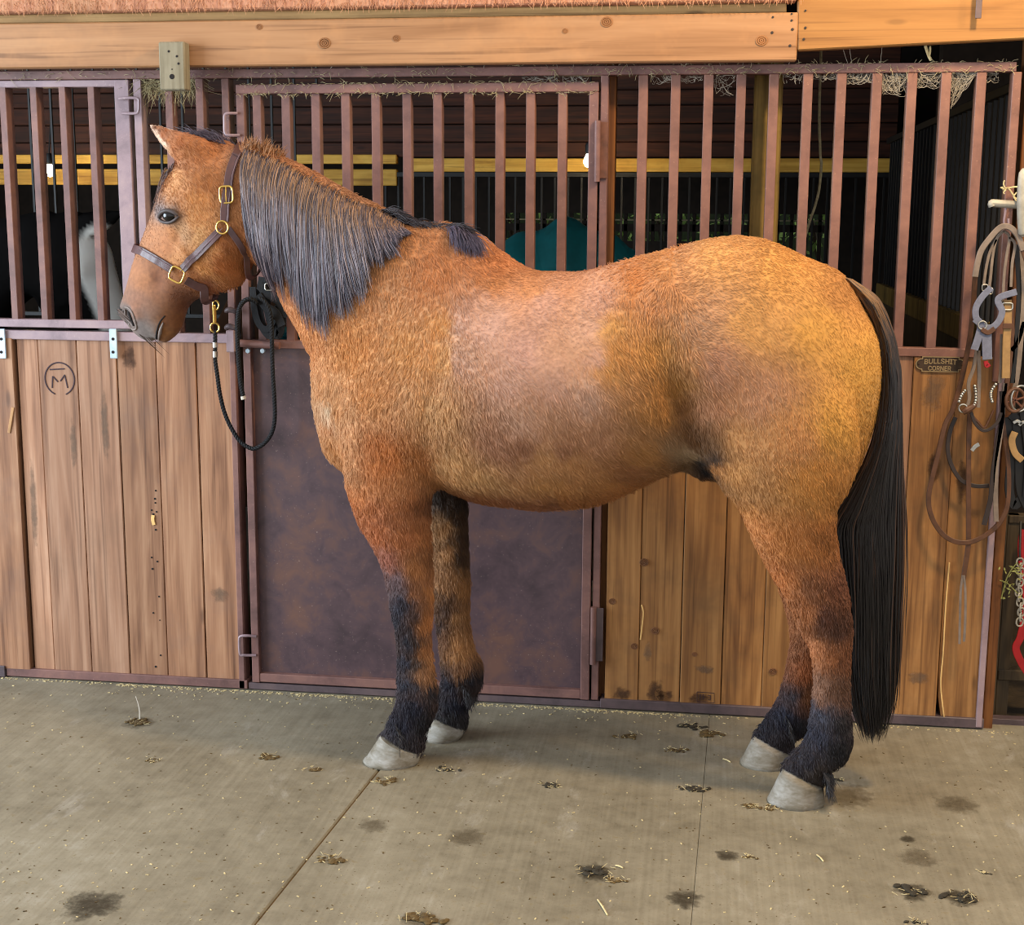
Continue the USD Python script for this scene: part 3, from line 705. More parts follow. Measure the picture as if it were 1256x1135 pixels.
# ------------------------------------------------------------------ the horse
# Its frame: u runs from nose to tail, v away from the aisle, z up; outlines taken off the photograph become points of the animal's middle plane.
HO = np.array([-0.29, -0.485, 0.0]); HROT = -4.76
EU = np.array([math.cos(math.radians(HROT)), math.sin(math.radians(HROT)), 0.0]); EV = np.array([-EU[1], EU[0], 0.0])


def hp(px, py, v=0.0):
    """(u, z) on the plane v of the horse."""
    d = ray(px, py)
    t = (v - (EYE - HO) @ EV) / (d @ EV)
    P = EYE + d * t - HO
    return np.array([P @ EU, P[2]])


def hps(pts, v=0.0):
    return np.array([hp(x, y, v) for x, y in pts])


def hworld(uvz):
    uvz = np.asarray(uvz, float)
    return HO + uvz[..., :1] * EU + uvz[..., 1:2] * EV + uvz[..., 2:] * np.array([0, 0, 1.0])


TORSO = [(247,172),(262,170),(278,174),(291,181),(304,177),(326,185),(356,197.5),(376,206.5),(399,220),(430,238),(450,247),(470,257),(496,273),(521,277),(549,276),(572,282),(591,291),(605,303),(620,313.5),(634,324),(655,333.5),(680,335.5),(715,334.5),(738,329),(776,319),(814,309),(851,298.5),(882,292),(912,291),(939,296),(965,306),(988,317),(1014,327),(1033,338),(1047,357),(1060,380),(1071,399),(1079,421),(1081,452),(1079,482),(1073,512),(1064,543),(1052,573),(1037,603),(1020,625),(985,635),(940,630),(905,612),(882,590),(866,572),(853,562),(840,569),(806,584),(776,599),(738,614.5),(700,620.5),(662,621.7),(627,618),(591,613),(563,602),(540,593),(520,594),(480,598),(450,592),(428,578),(415,569),(401,553),(394,518),(388,490),(387.5,461),(386.5,433),(381,430),(370,404),(357,385),(343,357),(332,338),(320,325),(308,320),(303,335),(294,348),(280,355),(256,362),(240,368),(230,377),(226,390),(223,403),(209,418),(198,421.5),(191.5,415),(188.5,419),(179,418),(168,411),(158.5,400),(153,389),(148.6,377),(149.7,370),(156,354),(163,332),(171,307.5),(178,291),(186,272),(193,254),(197,242),(202,226),(208,214),(217,203),(229,190)]
NEARFORE = [(455,480),(500,470),(525,520),(532,560),(531,597),(529,613),(528,647),(529,680),(530,707),(530,741),(528,761),(527,787.5),(529.5,814),(533,834),(535,848),(531,874.5),(521,899),(516,922),(497,926),(468,905),(472,896),(478.6,884.5),(487,864),(488.6,848),(489.3,814),(488,781),(483.6,757),(478.6,727),(472,694),(460,667),(443.4,637),(431.7,600),(429,580),(427,540),(437,505)]
FARFORE = [(515,560),(560,560),(569,608),(570,640),(572,674),(574.6,714),(574,741),(574.6,767),(580.6,794),(588,811),(590,828),(586,848),(574,868),(570,892),(552,895),(534,884),(537,864),(543.8,834),(542,807.6),(539,781),(535.5,757),(533,740),(531,707),(529,680),(524,647),(518,610)]
NEARHIND = [(880,470),(930,440),(1000,450),(1045,500),(1052,560),(1037,603),(1027,618.5),(1023.7,641),(1025,660),(1029,688),(1036,713),(1041,741),(1044.5,776),(1043,811.5),(1042,847),(1043,882),(1045,907),(1038,931),(1026,942),(1013,948),(1009,963),(985,962),(959,946),(966,931),(983.4,914),(992,896),(997.5,861),(998,826),(994,797),(983.4,776),(973,752),(959,724),(941,692),(927,665),(918,645),(908,622),(889,599.5),(877,575),(866,540),(866,500)]
FARHIND = [(880,560),(960,540),(1010,580),(1010,640),(1015,690),(1018,720),(1014,750),(1007,790),(1000,830),(996,870),(990,898),(974,907),(972,926),(950,925),(923,906),(928,896),(939,882),(957,850),(966,811),(970,776),(966,752),(957,723),(943,697),(925,660),(905,620)]
EAR = [(180.5,150.5),(188,152),(199,155),(212,159.5),(234,165),(253,172),(264,186),(247,203),(227,203),(214,194),(205,184),(194,170)]
KPTS = [((165,385),.56),((200,330),.56),((190,300),.62),((220,250),.80),((245,220),.86),((275,310),.66),((285,205),.62),((345,270),.5),((420,330),.5),((465,430),.60),((420,520),.72),((480,520),.76),((560,330),.62),((570,480),.86),((660,480),.95),((760,470),.93),((820,430),.84),((700,350),.85),((870,420),.84),((950,420),.84),((1040,420),.86),((960,540),.72),((1040,560),.7)]
BUMPS = [((498,525),55,60,.022,0),((425,520),30,38,.018,0),((452,395),45,60,-.010,20),((538,470),14,80,-.016,-8),((274,310),26,30,.020,0),((248,352),16,10,-.010,-20),((206,249),14,7,.008,10),((222,290),8,26,-.006,-30),((190,345),10,20,-.005,-10),((208,262),15,11,.011,0),((226,228),11,9,-.007,30),((232,316),26,5,.011,-45),((176,350),14,9,-.004,0),((158,388),8,12,.006,20),((812,440),20,60,-.014,10),((806,352),22,20,.012,0),((838,500),18,40,-.030,15),((893,545),34,46,.022,0),((985,480),60,70,.012,0),((915,400),50,40,-.006,0),((560,300),40,16,-.02,0),((330,300),20,60,.006,-30),((660,560),100,36,.012,0)]
LEGV = {'fore': ([0.0, .12, .3, .5, .7, 1.1], [.118, .118, .115, .12, .135, .15]), 'hind': ([0.0, .12, .4, .6, .8, 1.2], [.13, .13, .115, .125, .145, .155])}


def densify(P, closed=True):
    return spline(P, 5, closed)


def raster(poly, U0, Z0, st, nu, nz):
    from PIL import Image, ImageDraw
    ss = 3
    im = Image.new('L', (nu * ss, nz * ss))
    q = [(float((u - U0) / st + .5) * ss, float((z - Z0) / st + .5) * ss) for u, z in poly]
    ImageDraw.Draw(im).polygon(q, fill=255)
    a = np.asarray(im, np.float32).reshape(nz, ss, nu, ss).mean((1, 3)) / 255
    return a.T > 0.5


def poisson(mask, st):
    from scipy.sparse import coo_matrix
    from scipy.sparse.linalg import spsolve
    idx = -np.ones(mask.shape, int); idx[mask] = np.arange(mask.sum()); n = int(mask.sum())
    ii, jj = np.nonzero(mask); r = [np.arange(n)]; c = [np.arange(n)]; d = [np.full(n, 4.0)]
    for a, b in ((1, 0), (-1, 0), (0, 1), (0, -1)):
        k = idx[ii + a, jj + b]; ok = k >= 0
        r.append(np.arange(n)[ok]); c.append(k[ok]); d.append(np.full(ok.sum(), -1.0))
    A = coo_matrix((np.concatenate(d), (np.concatenate(r), np.concatenate(c))), shape=(n, n)).tocsc()
    u = spsolve(A, np.full(n, 2.0 * st * st))
    out = np.zeros(mask.shape); out[mask] = u
    out -= ndimage.distance_transform_edt(~mask) * st * 0.12
    return ndimage.gaussian_filter(out, 1.0)


def surface_nets(f, origin, st):
    """The zero surface of the samples f as a closed mesh."""
    s = f < 0
    nx, ny, nz = f.shape
    c = np.zeros((nx - 1, ny - 1, nz - 1), np.uint8)
    for a, b, d in np.ndindex(2, 2, 2):
        c += s[a:nx - 1 + a, b:ny - 1 + b, d:nz - 1 + d]
    cells = np.nonzero((c > 0) & (c < 8)); n = len(cells[0])
    idx = -np.ones(c.shape, np.int32); idx[cells] = np.arange(n)
    acc = np.zeros((n, 3)); cnt = np.zeros(n)
    I = np.stack(cells, 1)
    for axis in range(3):
        o = [k for k in range(3) if k != axis]
        for a, b in np.ndindex(2, 2):
            p = I.copy(); p[:, o[0]] += a; p[:, o[1]] += b
            q = p.copy(); q[:, axis] += 1
            f0, f1 = f[tuple(p.T)], f[tuple(q.T)]
            x = (f0 < 0) != (f1 < 0)
            t = f0[x] / (f0[x] - f1[x])
            pt = p[x].astype(float); pt[:, axis] += t
            acc[x] += pt; cnt[x] += 1
    V = acc / cnt[:, None] * st + origin
    F = []
    for axis in range(3):
        o = [(axis + 1) % 3, (axis + 2) % 3]
        sl0 = [slice(None)] * 3; sl1 = [slice(None)] * 3
        sl0[axis] = slice(0, -1); sl1[axis] = slice(1, None)
        a, b = s[tuple(sl0)], s[tuple(sl1)]
        e = np.argwhere(a != b)
        e = e[(e[:, o[0]] > 0) & (e[:, o[1]] > 0) & (e[:, o[0]] < f.shape[o[0]] - 1) & (e[:, o[1]] < f.shape[o[1]] - 1)]
        q = []
        for da, db in ((-1, -1), (0, -1), (0, 0), (-1, 0)):
            k = e.copy(); k[:, o[0]] += da; k[:, o[1]] += db
            q.append(idx[tuple(k.T)])
        q = np.stack(q, 1)
        inside = a[tuple(e.T)]
        q[~inside] = q[~inside][:, ::-1]
        F += [q[:, [0, 1, 2]], q[:, [0, 2, 3]]]
    return V, np.vstack(F)


def smin(a, b, k):
    h = np.clip(0.5 + 0.5 * (b - a) / k, 0, 1)
    return b + (a - b) * h - k * h * (1 - h)


def capsule_d(G, a, b, r):
    a, b = np.asarray(a), np.asarray(b); ab = b - a
    t = np.clip(sum((G[i] - a[i]) * ab[i] for i in range(3)) / (ab @ ab), 0, 1)
    return np.sqrt(sum((G[i] - a[i] - t * ab[i]) ** 2 for i in range(3))) - r


def horse_mesh(st, detail=True):
    U0, V0, Z0 = -1.56, -0.42, 0.02
    nu, nv, nz = int(2.42 / st), int(0.84 / st), int(1.92 / st)
    us, vs, zs = U0 + np.arange(nu) * st, V0 + np.arange(nv) * st, Z0 + np.arange(nz) * st
    UU, ZZ = np.meshgrid(us, zs, indexing='ij')

    def half_width(poly, k):
        f = 2 if st < 0.009 else 4
        s2 = st / f; n2u, n2z = nu * f, nz * f
        mk = raster(densify(poly), U0, Z0, s2, n2u, n2z)
        U = poisson(mk, s2)[::f, ::f]
        return U

    def field(poly_px, plane, k, bumps=(), centre=0.0):
        U = half_width(hps(poly_px, plane), k)
        w = np.sqrt(np.maximum(U, 0)) * k
        for (px, py), ru, rz, amt, ang in bumps:
            c = hp(px, py, -.09 if px < 340 else -.22); s_ = 0.0023; a = math.radians(ang)
            x, y = UU - c[0], ZZ - c[1]
            xr, yr = x * math.cos(a) + y * math.sin(a), -x * math.sin(a) + y * math.cos(a)
            w = w + amt * np.exp(-(xr / (ru * s_)) ** 2 - (yr / (rz * s_)) ** 2) * np.clip(w / 0.05, 0, 1)
        Q = np.where(U > 0, w * w, k * k * U)
        z1 = np.interp(ZZ, *centre) if isinstance(centre, tuple) else np.full_like(ZZ, centre)
        return Q, z1

    from scipy.interpolate import RBFInterpolator
    kp = np.array([hp(*p) for p, _ in KPTS])
    K = RBFInterpolator(kp, np.array([k for _, k in KPTS]), kernel='linear', smoothing=0.002)(np.stack([UU.ravel(), ZZ.ravel()], 1)).reshape(UU.shape)
    K = np.clip(ndimage.gaussian_filter(K, 0.02 / st), .4, 1.0)

    def solid(Q, C, lo=None):
        F = (vs[None, :, None] - C[:, None, :]) ** 2 - Q[:, None, :]
        F = F.astype(np.float32)
        g = np.sqrt(sum(x * x for x in np.gradient(F, st))) + 0.012
        return F / g

    Q, C = field(TORSO, 0.0, K, BUMPS)
    D = solid(Q, C)
    near = []
    for poly, kind, side in ((NEARFORE, 'fore', -1), (FARFORE, 'fore', 1), (NEARHIND, 'hind', -1), (FARHIND, 'hind', 1)):
        zl, vl = LEGV[kind]
        plane = side * vl[1]
        k = np.interp(ZZ, [0, .15, .3, .5, .75, .9], [.78, .74, .72, .72, .70, .62] if kind == 'fore' else [.78, .72, .66, .60, .62, .62])
        Qq, Cc = field(poly, plane, k, (), (zl, [side * x for x in vl]))
        top = int((1.36 - Z0) / st)
        Dl = solid(Qq[:, :top], Cc[:, :top])
        D[:, :, :top] = smin(D[:, :, :top], Dl, 0.035)
    for side in (-1, 1):
        Qq, Cc = field(EAR, 0.066 * side, .60, (), 0.066 * side)
        D = smin(D, solid(Qq, Cc), 0.012)
    if detail:
        G = np.meshgrid(us, vs, zs, indexing='ij', sparse=True)
        q0, q1 = hp(836, 560), hp(864, 575)
        D = smin(D, capsule_d(G, (q0[0], 0, q0[1]), (q1[0], 0, q1[1]), .030).astype(np.float32), .03)
        for side in (-1, 1):
            n0 = hp(154, 383, -.035); n1 = hp(161, 398, -.035)
            D = np.maximum(D, -capsule_d(G, (n0[0] - .004, side * .034, n0[1]), (n1[0] - .006, side * .036, n1[1]), .0125))
            m0, m1, m2 = hp(190, 417, -.02), hp(193, 402, -.045), hp(202, 387, -.055)
            D = np.maximum(D, -capsule_d(G, (m0[0], side * .03, m0[1]), (m1[0], side * .045, m1[1]), .006))
            D = np.maximum(D, -capsule_d(G, (m1[0], side * .045, m1[1]), (m2[0], side * .055, m2[1]), .005))
    V, F = surface_nets(D, np.array([U0, V0, Z0]), st)
    me = trimesh.Trimesh(V, F, process=False)
    trimesh.smoothing.filter_taubin(me, lamb=0.5, nu=0.53, iterations=6)
    parts = me.split(only_watertight=False)
    me = max(parts, key=lambda x: len(x.faces))
    if me.volume < 0:
        me.invert()
    return me


# what colour the coat has where (pixel -> sRGB), blended smoothly between the points
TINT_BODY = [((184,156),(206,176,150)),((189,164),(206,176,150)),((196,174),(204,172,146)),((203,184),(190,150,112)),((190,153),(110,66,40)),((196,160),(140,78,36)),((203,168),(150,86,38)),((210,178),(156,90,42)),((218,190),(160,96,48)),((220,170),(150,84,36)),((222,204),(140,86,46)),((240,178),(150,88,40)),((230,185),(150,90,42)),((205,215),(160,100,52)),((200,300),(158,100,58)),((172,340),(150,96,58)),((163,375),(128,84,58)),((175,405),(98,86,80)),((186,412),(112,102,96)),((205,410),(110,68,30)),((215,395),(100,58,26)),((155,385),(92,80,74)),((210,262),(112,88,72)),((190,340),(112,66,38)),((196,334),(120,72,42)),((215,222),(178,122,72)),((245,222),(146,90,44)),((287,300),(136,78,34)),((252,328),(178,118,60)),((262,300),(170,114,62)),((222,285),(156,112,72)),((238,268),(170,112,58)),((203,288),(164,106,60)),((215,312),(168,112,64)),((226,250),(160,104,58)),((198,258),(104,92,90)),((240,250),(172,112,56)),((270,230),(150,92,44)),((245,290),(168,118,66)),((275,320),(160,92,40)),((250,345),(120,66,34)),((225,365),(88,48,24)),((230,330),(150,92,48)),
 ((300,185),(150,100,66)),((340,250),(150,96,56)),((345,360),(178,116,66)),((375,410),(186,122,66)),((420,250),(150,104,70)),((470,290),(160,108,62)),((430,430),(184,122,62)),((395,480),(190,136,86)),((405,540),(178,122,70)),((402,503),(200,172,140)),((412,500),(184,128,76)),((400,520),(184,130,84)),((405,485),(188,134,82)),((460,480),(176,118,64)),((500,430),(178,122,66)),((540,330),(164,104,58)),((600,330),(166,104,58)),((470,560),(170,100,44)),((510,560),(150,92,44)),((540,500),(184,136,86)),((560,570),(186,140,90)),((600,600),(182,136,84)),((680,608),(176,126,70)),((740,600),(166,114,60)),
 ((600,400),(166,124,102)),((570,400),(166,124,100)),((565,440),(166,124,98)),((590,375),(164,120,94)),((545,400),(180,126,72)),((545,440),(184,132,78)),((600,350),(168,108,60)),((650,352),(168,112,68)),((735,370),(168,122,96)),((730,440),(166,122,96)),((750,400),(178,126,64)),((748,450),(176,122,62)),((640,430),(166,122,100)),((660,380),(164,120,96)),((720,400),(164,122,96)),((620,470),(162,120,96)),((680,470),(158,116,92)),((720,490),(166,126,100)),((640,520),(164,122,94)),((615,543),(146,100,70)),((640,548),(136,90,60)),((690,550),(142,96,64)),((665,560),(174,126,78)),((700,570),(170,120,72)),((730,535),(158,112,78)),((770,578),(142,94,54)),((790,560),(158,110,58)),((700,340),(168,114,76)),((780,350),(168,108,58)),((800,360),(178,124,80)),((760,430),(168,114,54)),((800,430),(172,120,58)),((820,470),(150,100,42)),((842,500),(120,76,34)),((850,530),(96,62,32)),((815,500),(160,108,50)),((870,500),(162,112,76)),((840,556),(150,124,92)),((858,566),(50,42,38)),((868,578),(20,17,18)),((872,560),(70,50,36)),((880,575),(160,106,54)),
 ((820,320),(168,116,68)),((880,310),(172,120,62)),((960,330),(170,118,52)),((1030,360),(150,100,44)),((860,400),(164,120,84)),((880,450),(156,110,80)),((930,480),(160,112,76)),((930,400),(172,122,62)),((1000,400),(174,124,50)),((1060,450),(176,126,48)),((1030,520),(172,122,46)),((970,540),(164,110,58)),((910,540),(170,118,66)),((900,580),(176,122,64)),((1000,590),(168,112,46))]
TINT_NF = [((484,712),(96,74,74)),((488,738),(52,46,54)),((496,742),(50,44,50)),((489,768),(42,40,48)),((498,775),(56,44,44)),((503,790),(60,48,44)),((492,812),(38,36,46)),((502,812),(70,54,46)),((505,838),(44,38,42)),((524,620),(96,56,28)),((526,690),(128,80,42)),((440,600),(170,98,40)),((500,600),(158,92,42)),((520,600),(120,70,34)),((460,650),(160,92,48)),((500,660),(158,94,50)),((520,660),(150,92,46)),((480,690),(146,88,66)),((515,700),(160,102,54)),((485,725),(92,76,78)),((505,730),(132,84,50)),((525,735),(168,108,54)),((490,750),(46,44,54)),((508,760),(70,50,44)),((524,765),(170,108,56)),((495,790),(40,38,46)),((513,800),(150,96,52)),((524,810),(176,120,70)),((495,835),(36,36,46)),((520,830),(140,96,60)),((528,850),(36,34,40)),((500,870),(30,30,42)),((490,890),(30,28,40)),((515,890),(28,26,30)),((490,905),(60,54,56))]
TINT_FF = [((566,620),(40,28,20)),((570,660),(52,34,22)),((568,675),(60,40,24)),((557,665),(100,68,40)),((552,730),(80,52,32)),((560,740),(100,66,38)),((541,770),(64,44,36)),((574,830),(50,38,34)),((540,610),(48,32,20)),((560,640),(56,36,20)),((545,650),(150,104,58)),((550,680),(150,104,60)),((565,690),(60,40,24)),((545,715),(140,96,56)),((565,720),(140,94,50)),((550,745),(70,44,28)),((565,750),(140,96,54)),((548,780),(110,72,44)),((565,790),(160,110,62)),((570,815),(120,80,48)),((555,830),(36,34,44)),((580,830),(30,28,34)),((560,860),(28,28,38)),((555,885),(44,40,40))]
TINT_NH = [((900,610),(176,116,56)),((960,610),(166,108,50)),((1010,620),(150,98,40)),((930,660),(180,116,60)),((980,660),(166,104,48)),((1015,660),(130,80,34)),((960,710),(176,108,54)),((1000,720),(124,76,44)),((1030,720),(104,62,40)),((985,750),(150,92,50)),((1010,755),(84,50,34)),((1030,770),(70,42,28)),((1000,800),(172,110,66)),((1020,810),(134,80,42)),((1035,815),(96,56,30)),((1005,850),(120,84,62)),((1030,850),(80,52,34)),((1010,880),(56,56,66)),((1030,890),(30,26,28)),((1000,905),(40,40,52)),((1025,925),(24,22,24)),((985,935),(36,32,38)),((1000,950),(52,44,40))]
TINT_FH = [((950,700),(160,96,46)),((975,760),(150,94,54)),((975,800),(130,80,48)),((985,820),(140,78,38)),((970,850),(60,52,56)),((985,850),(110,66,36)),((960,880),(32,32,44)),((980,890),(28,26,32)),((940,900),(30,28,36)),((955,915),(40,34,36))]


def tint_table(pts, v=0.0):
    Q = v([p for p, _ in pts]) if callable(v) else hps([p for p, _ in pts], v)
    return Q, soften(np.array([lin(c) for _, c in pts]))


TABLES = []


def soften(C, sat=.95, gain=1.08):
    l = C @ np.array([.3, .59, .11])
    return np.clip((l[:, None] + (C - l[:, None]) * sat) * gain, .004, .9)


def idw(Q, table, p=3.2):
    P, C = table
    d2 = ((Q[:, None, :] - P[None]) ** 2).sum(-1) + 1e-5
    w = d2 ** (-p / 2)
    return (w @ C) / (w.sum(1, keepdims=True) if C.ndim > 1 else w.sum(1))


def sstep(x, a, b):
    t = np.clip((x - a) / (b - a), 0, 1)
    return t * t * (3 - 2 * t)


Z_ARM, Z_GAS = hp(480, 590)[1], hp(960, 610)[1]


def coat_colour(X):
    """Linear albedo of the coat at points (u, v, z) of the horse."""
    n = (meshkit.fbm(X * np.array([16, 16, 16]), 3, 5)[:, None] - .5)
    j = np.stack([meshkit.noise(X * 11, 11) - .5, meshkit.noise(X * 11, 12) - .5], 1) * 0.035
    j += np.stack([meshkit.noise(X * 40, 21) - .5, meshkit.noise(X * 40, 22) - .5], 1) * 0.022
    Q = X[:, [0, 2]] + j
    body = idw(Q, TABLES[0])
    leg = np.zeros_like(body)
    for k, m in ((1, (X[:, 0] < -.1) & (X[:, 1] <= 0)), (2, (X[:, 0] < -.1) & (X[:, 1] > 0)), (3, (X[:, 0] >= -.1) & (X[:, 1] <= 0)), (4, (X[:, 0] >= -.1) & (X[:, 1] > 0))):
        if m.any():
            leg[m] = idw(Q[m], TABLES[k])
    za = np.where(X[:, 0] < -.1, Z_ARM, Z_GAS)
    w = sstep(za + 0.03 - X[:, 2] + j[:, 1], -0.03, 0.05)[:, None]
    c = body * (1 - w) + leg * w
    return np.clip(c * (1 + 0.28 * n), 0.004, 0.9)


# the way the hair lies: pixel -> direction in (u, z)
FLOW = [((200,330),(.15,-1)),((165,380),(.2,-1)),((230,260),(.5,-1)),((275,320),(.5,-1)),((240,200),(.6,-.5)),((330,220),(.5,-.9)),((360,350),(.2,-1)),((430,300),(.4,-1)),((430,430),(.1,-1)),((400,500),(.1,-1)),((480,460),(-.35,-1)),((520,380),(-.2,-1)),((560,310),(.5,-.8)),((480,560),(.1,-1)),((540,480),(.1,-1)),((560,570),(.3,-1)),((620,360),(1,-.45)),((650,450),(.9,-.6)),((640,540),(.5,-1)),((720,400),(.8,-.6)),((720,500),(.5,-1)),((680,600),(.4,-1)),((770,380),(.1,-1)),((770,470),(.7,-.9)),((780,560),(.7,-.8)),((815,370),(-.2,-1)),((835,430),(.2,-1)),((830,500),(.4,-1)),((800,330),(-.3,-.6)),((850,340),(.8,.3)),((870,420),(.9,-.2)),((900,330),(1,-.3)),((960,400),(.7,-.8)),((1040,430),(.5,-1)),((950,520),(.3,-1)),((900,560),(.4,-1)),((980,620),(.4,-1)),((960,700),(.4,-1)),((1010,800),(.1,-1)),((500,800),(.15,-1)),((560,800),(.15,-1))]
LENS = [((200,300),.004),((180,345),.003),((165,390),.002),((200,405),.003),((270,320),.013),((230,220),.011),((340,340),.018),((420,330),.016),((430,440),.017),((395,500),.022),((480,480),.018),((545,520),.024),((560,590),.022),((560,330),.016),((620,400),.007),((680,440),.006),((720,420),.007),((650,520),.013),((640,560),.016),((690,605),.018),((770,570),.018),((770,440),.017),((820,440),.022),((815,370),.02),((840,520),.02),((720,340),.008),((860,330),.010),((900,400),.009),((1000,400),.008),((1050,450),.008),((930,520),.010),((980,600),.014),((960,680),.016),((1010,740),.020),((1015,830),.014),((1010,900),.018),((470,620),.015),((500,700),.018),((520,790),.024),((500,830),.018),((505,880),.028),((550,700),.022),((565,790),.028),((565,860),.028),((970,890),.018)]


def grade(root, tip, n, stops):
    """Strand colours that run from the root's to the tip's."""
    f = np.interp(np.linspace(0, 1, n), *zip(*stops))[None, :, None]
    return (root[:, None] * (1 - f) + tip[:, None] * f).reshape(-1, 3)


def build_horse():
    rng = np.random.default_rng(7)
    t = thing('horse', 'buckskin brown horse with dark mane and tail standing side-on in the aisle', 'horse', loc=HO, rotz=HROT)
    me = horse_mesh(0.006)
    V = np.array(me.vertices)
    N = np.array(me.vertex_normals)
    from scipy.spatial import cKDTree
    # near-side surface: for things that lie on the body and for marks read off the photograph
    sel = (V[:, 1] < 0.02) & (N[:, 1] < 0.15)
    tree = cKDTree(V[sel][:, [0, 2]]); vs_ = V[sel][:, 1]

    def side_v(q):
        d, i = tree.query(q, k=6)
        w = 1 / (d + 1e-3)
        return (vs_[i] * w).sum(-1) / w.sum(-1)

    def hn(pts):
        """Pixels -> (u, z) on the near flank."""
        out = []
        for x_, y_ in pts:
            v_ = -.1
            for _ in range(5):
                q = hp(x_, y_, v_); v_ = .5 * v_ + .5 * float(side_v(q[None])[0])
            out.append(q)
        return np.array(out)

    TABLES[:] = [tint_table(TINT_BODY, hn), tint_table(TINT_NF, -.17), tint_table(TINT_FF, .10), tint_table(TINT_NH, -.18), tint_table(TINT_FH, .10)]
    fp = hn([p for p, _ in FLOW]); fd = np.array([d for _, d in FLOW], float); fd /= np.linalg.norm(fd, axis=1, keepdims=True)
    lp = hn([p for p, _ in LENS]); ld = np.array([d for _, d in LENS])
    # locks in the winter coat: relief stretched along the lie of the hair
    d2 = idw(V[:, [0, 2]], (fp, fd), 2.6); d2 /= np.linalg.norm(d2, axis=1, keepdims=True)
    ll = idw(V[:, [0, 2]], (lp, ld), 2.6)
    a = (V[:, 0] * d2[:, 0] + V[:, 2] * d2[:, 1]); b = (-V[:, 0] * d2[:, 1] + V[:, 2] * d2[:, 0])
    rel = meshkit.fbm(np.stack([b * 75, a * 20, V[:, 1] * 55], 1), 2, 3) - .5
    big = meshkit.fbm(V * 9, 2, 8) - .5
    V2 = V + N * (rel * np.clip(ll - .007, 0, .02) * 0.42 + big * 0.004)[:, None]
    col = coat_colour(V)
    body = usdkit.mesh(stage, str(t.GetPath()) + '/body', (V2, me.faces), MATS['coat_skin'], True)
    UsdGeom.PrimvarsAPI(body).CreatePrimvar('tint', Sdf.ValueTypeNames.Color3fArray, 'vertex').Set(Vt.Vec3fArray.FromNumpy(col.astype(np.float32)))
    # the coat
    tri = V2[me.faces]; area = np.linalg.norm(np.cross(tri[:, 1] - tri[:, 0], tri[:, 2] - tri[:, 0]), axis=1)
    fn = me.face_normals
    wgt = area * np.where(fn[:, 1] < 0.25, 1.0, 0.22)
    n = 175000
    k = rng.choice(len(tri), n, p=wgt / wgt.sum())
    r1, r2 = np.sqrt(rng.random(n)), rng.random(n)
    X = (1 - r1)[:, None] * tri[k, 0] + (r1 * (1 - r2))[:, None] * tri[k, 1] + (r1 * r2)[:, None] * tri[k, 2]
    nn = fn[k]
    dd = idw(X[:, [0, 2]], (fp, fd), 2.6)
    D3 = np.stack([dd[:, 0], np.zeros(n), dd[:, 1]], 1)
    D3 /= np.linalg.norm(D3, axis=1, keepdims=True)
    D3 -= nn * (D3 * nn).sum(1, keepdims=True)
    D3 += rng.normal(0, .10, (n, 3))
    D3 /= np.linalg.norm(D3, axis=1, keepdims=True)
    L = idw(X[:, [0, 2]], (lp, ld), 2.6) * rng.uniform(.7, 1.25, n)
    keep = L > 0.0045
    seeds = rng.choice(n, 9000, replace=False)
    dist, own = cKDTree(X[seeds] * [1, 1, .6]).query(X * [1, 1, .6])
    sd = seeds[own]
    sj = rng.normal(0, .13, (n, 3))
    Dc = D3[sd] + sj[sd] - nn * (sj[sd] * nn).sum(1, keepdims=True)
    tip_c = X[sd] + Dc * L[sd][:, None] * 1.05 + nn * 0.0016
    lift = (rng.uniform(.08, .22, n) * np.clip(L / .016, .45, 1.15))[:, None]
    mid = X + D3 * (L * .5)[:, None] + nn * (L[:, None] * lift)
    tip = X + D3 * L[:, None] + nn * (L[:, None] * lift * .85)
    q = (np.clip(1 - dist / 0.03, 0, 1) * .68 * np.clip((L - .008) / .010, .06, 1))[:, None]
    tip = tip * (1 - q) + tip_c * q + nn * 0.0012 * q
    root = X - nn * 0.0012
    P = np.stack([root, mid, tip], 1)[keep].reshape(-1, 3)
    wd = np.tile([0.0016, 0.0013, 0.0004], keep.sum())
    cj = rng.uniform(.86, 1.14, n) * (0.95 + .10 * rng.random(n)[sd] + np.clip(L - .01, 0, .012) * 16 * (rng.random(n)[sd] - .5))
    tint = np.clip(coat_colour(X) * cj[:, None], 0.004, .95)[keep]
    curves(t, 'coat', P, np.full(keep.sum(), 3), wd, 'coat_hair', tint, label='short winter coat hair')
    # mane: locks rooted on the crest, falling over the near side
    crest = hps([(310,182),(328,187),(356,198),(399,221),(430,239),(470,258),(496,274)])
    low = hn([(318,318),(330,338),(352,352),(394,392),(440,352),(478,312),(505,286)])
    ns, nseg = 10000, 9
    s = rng.random(ns); cl = np.floor(s * 150) / 150 + 1 / 300
    def along(P, x):
        i = np.linspace(0, 1, len(P)); return np.stack([np.interp(x, i, P[:, 0]), np.interp(x, i, P[:, 1])], 1)
    lens_j = np.clip(rng.normal(.80, .20, ns), .2, 1.12) * (0.8 + .3 * meshkit.noise(np.stack([cl * 40, cl * 0, cl * 0], 1), 4))
    A, B = along(crest, s), along(low, np.clip(.55 * s + .45 * cl + rng.normal(0, .006, ns), 0, 1))
    deep = (1 - np.clip(rng.random(ns), 0, 1)) * .04
    A = A + np.stack([rng.normal(0, .004, ns), -deep * .6], 1)
    pts = np.zeros((ns, nseg, 3))
    off = rng.uniform(.006, .030, ns)
    wave = rng.normal(0, .006, (ns, 2))
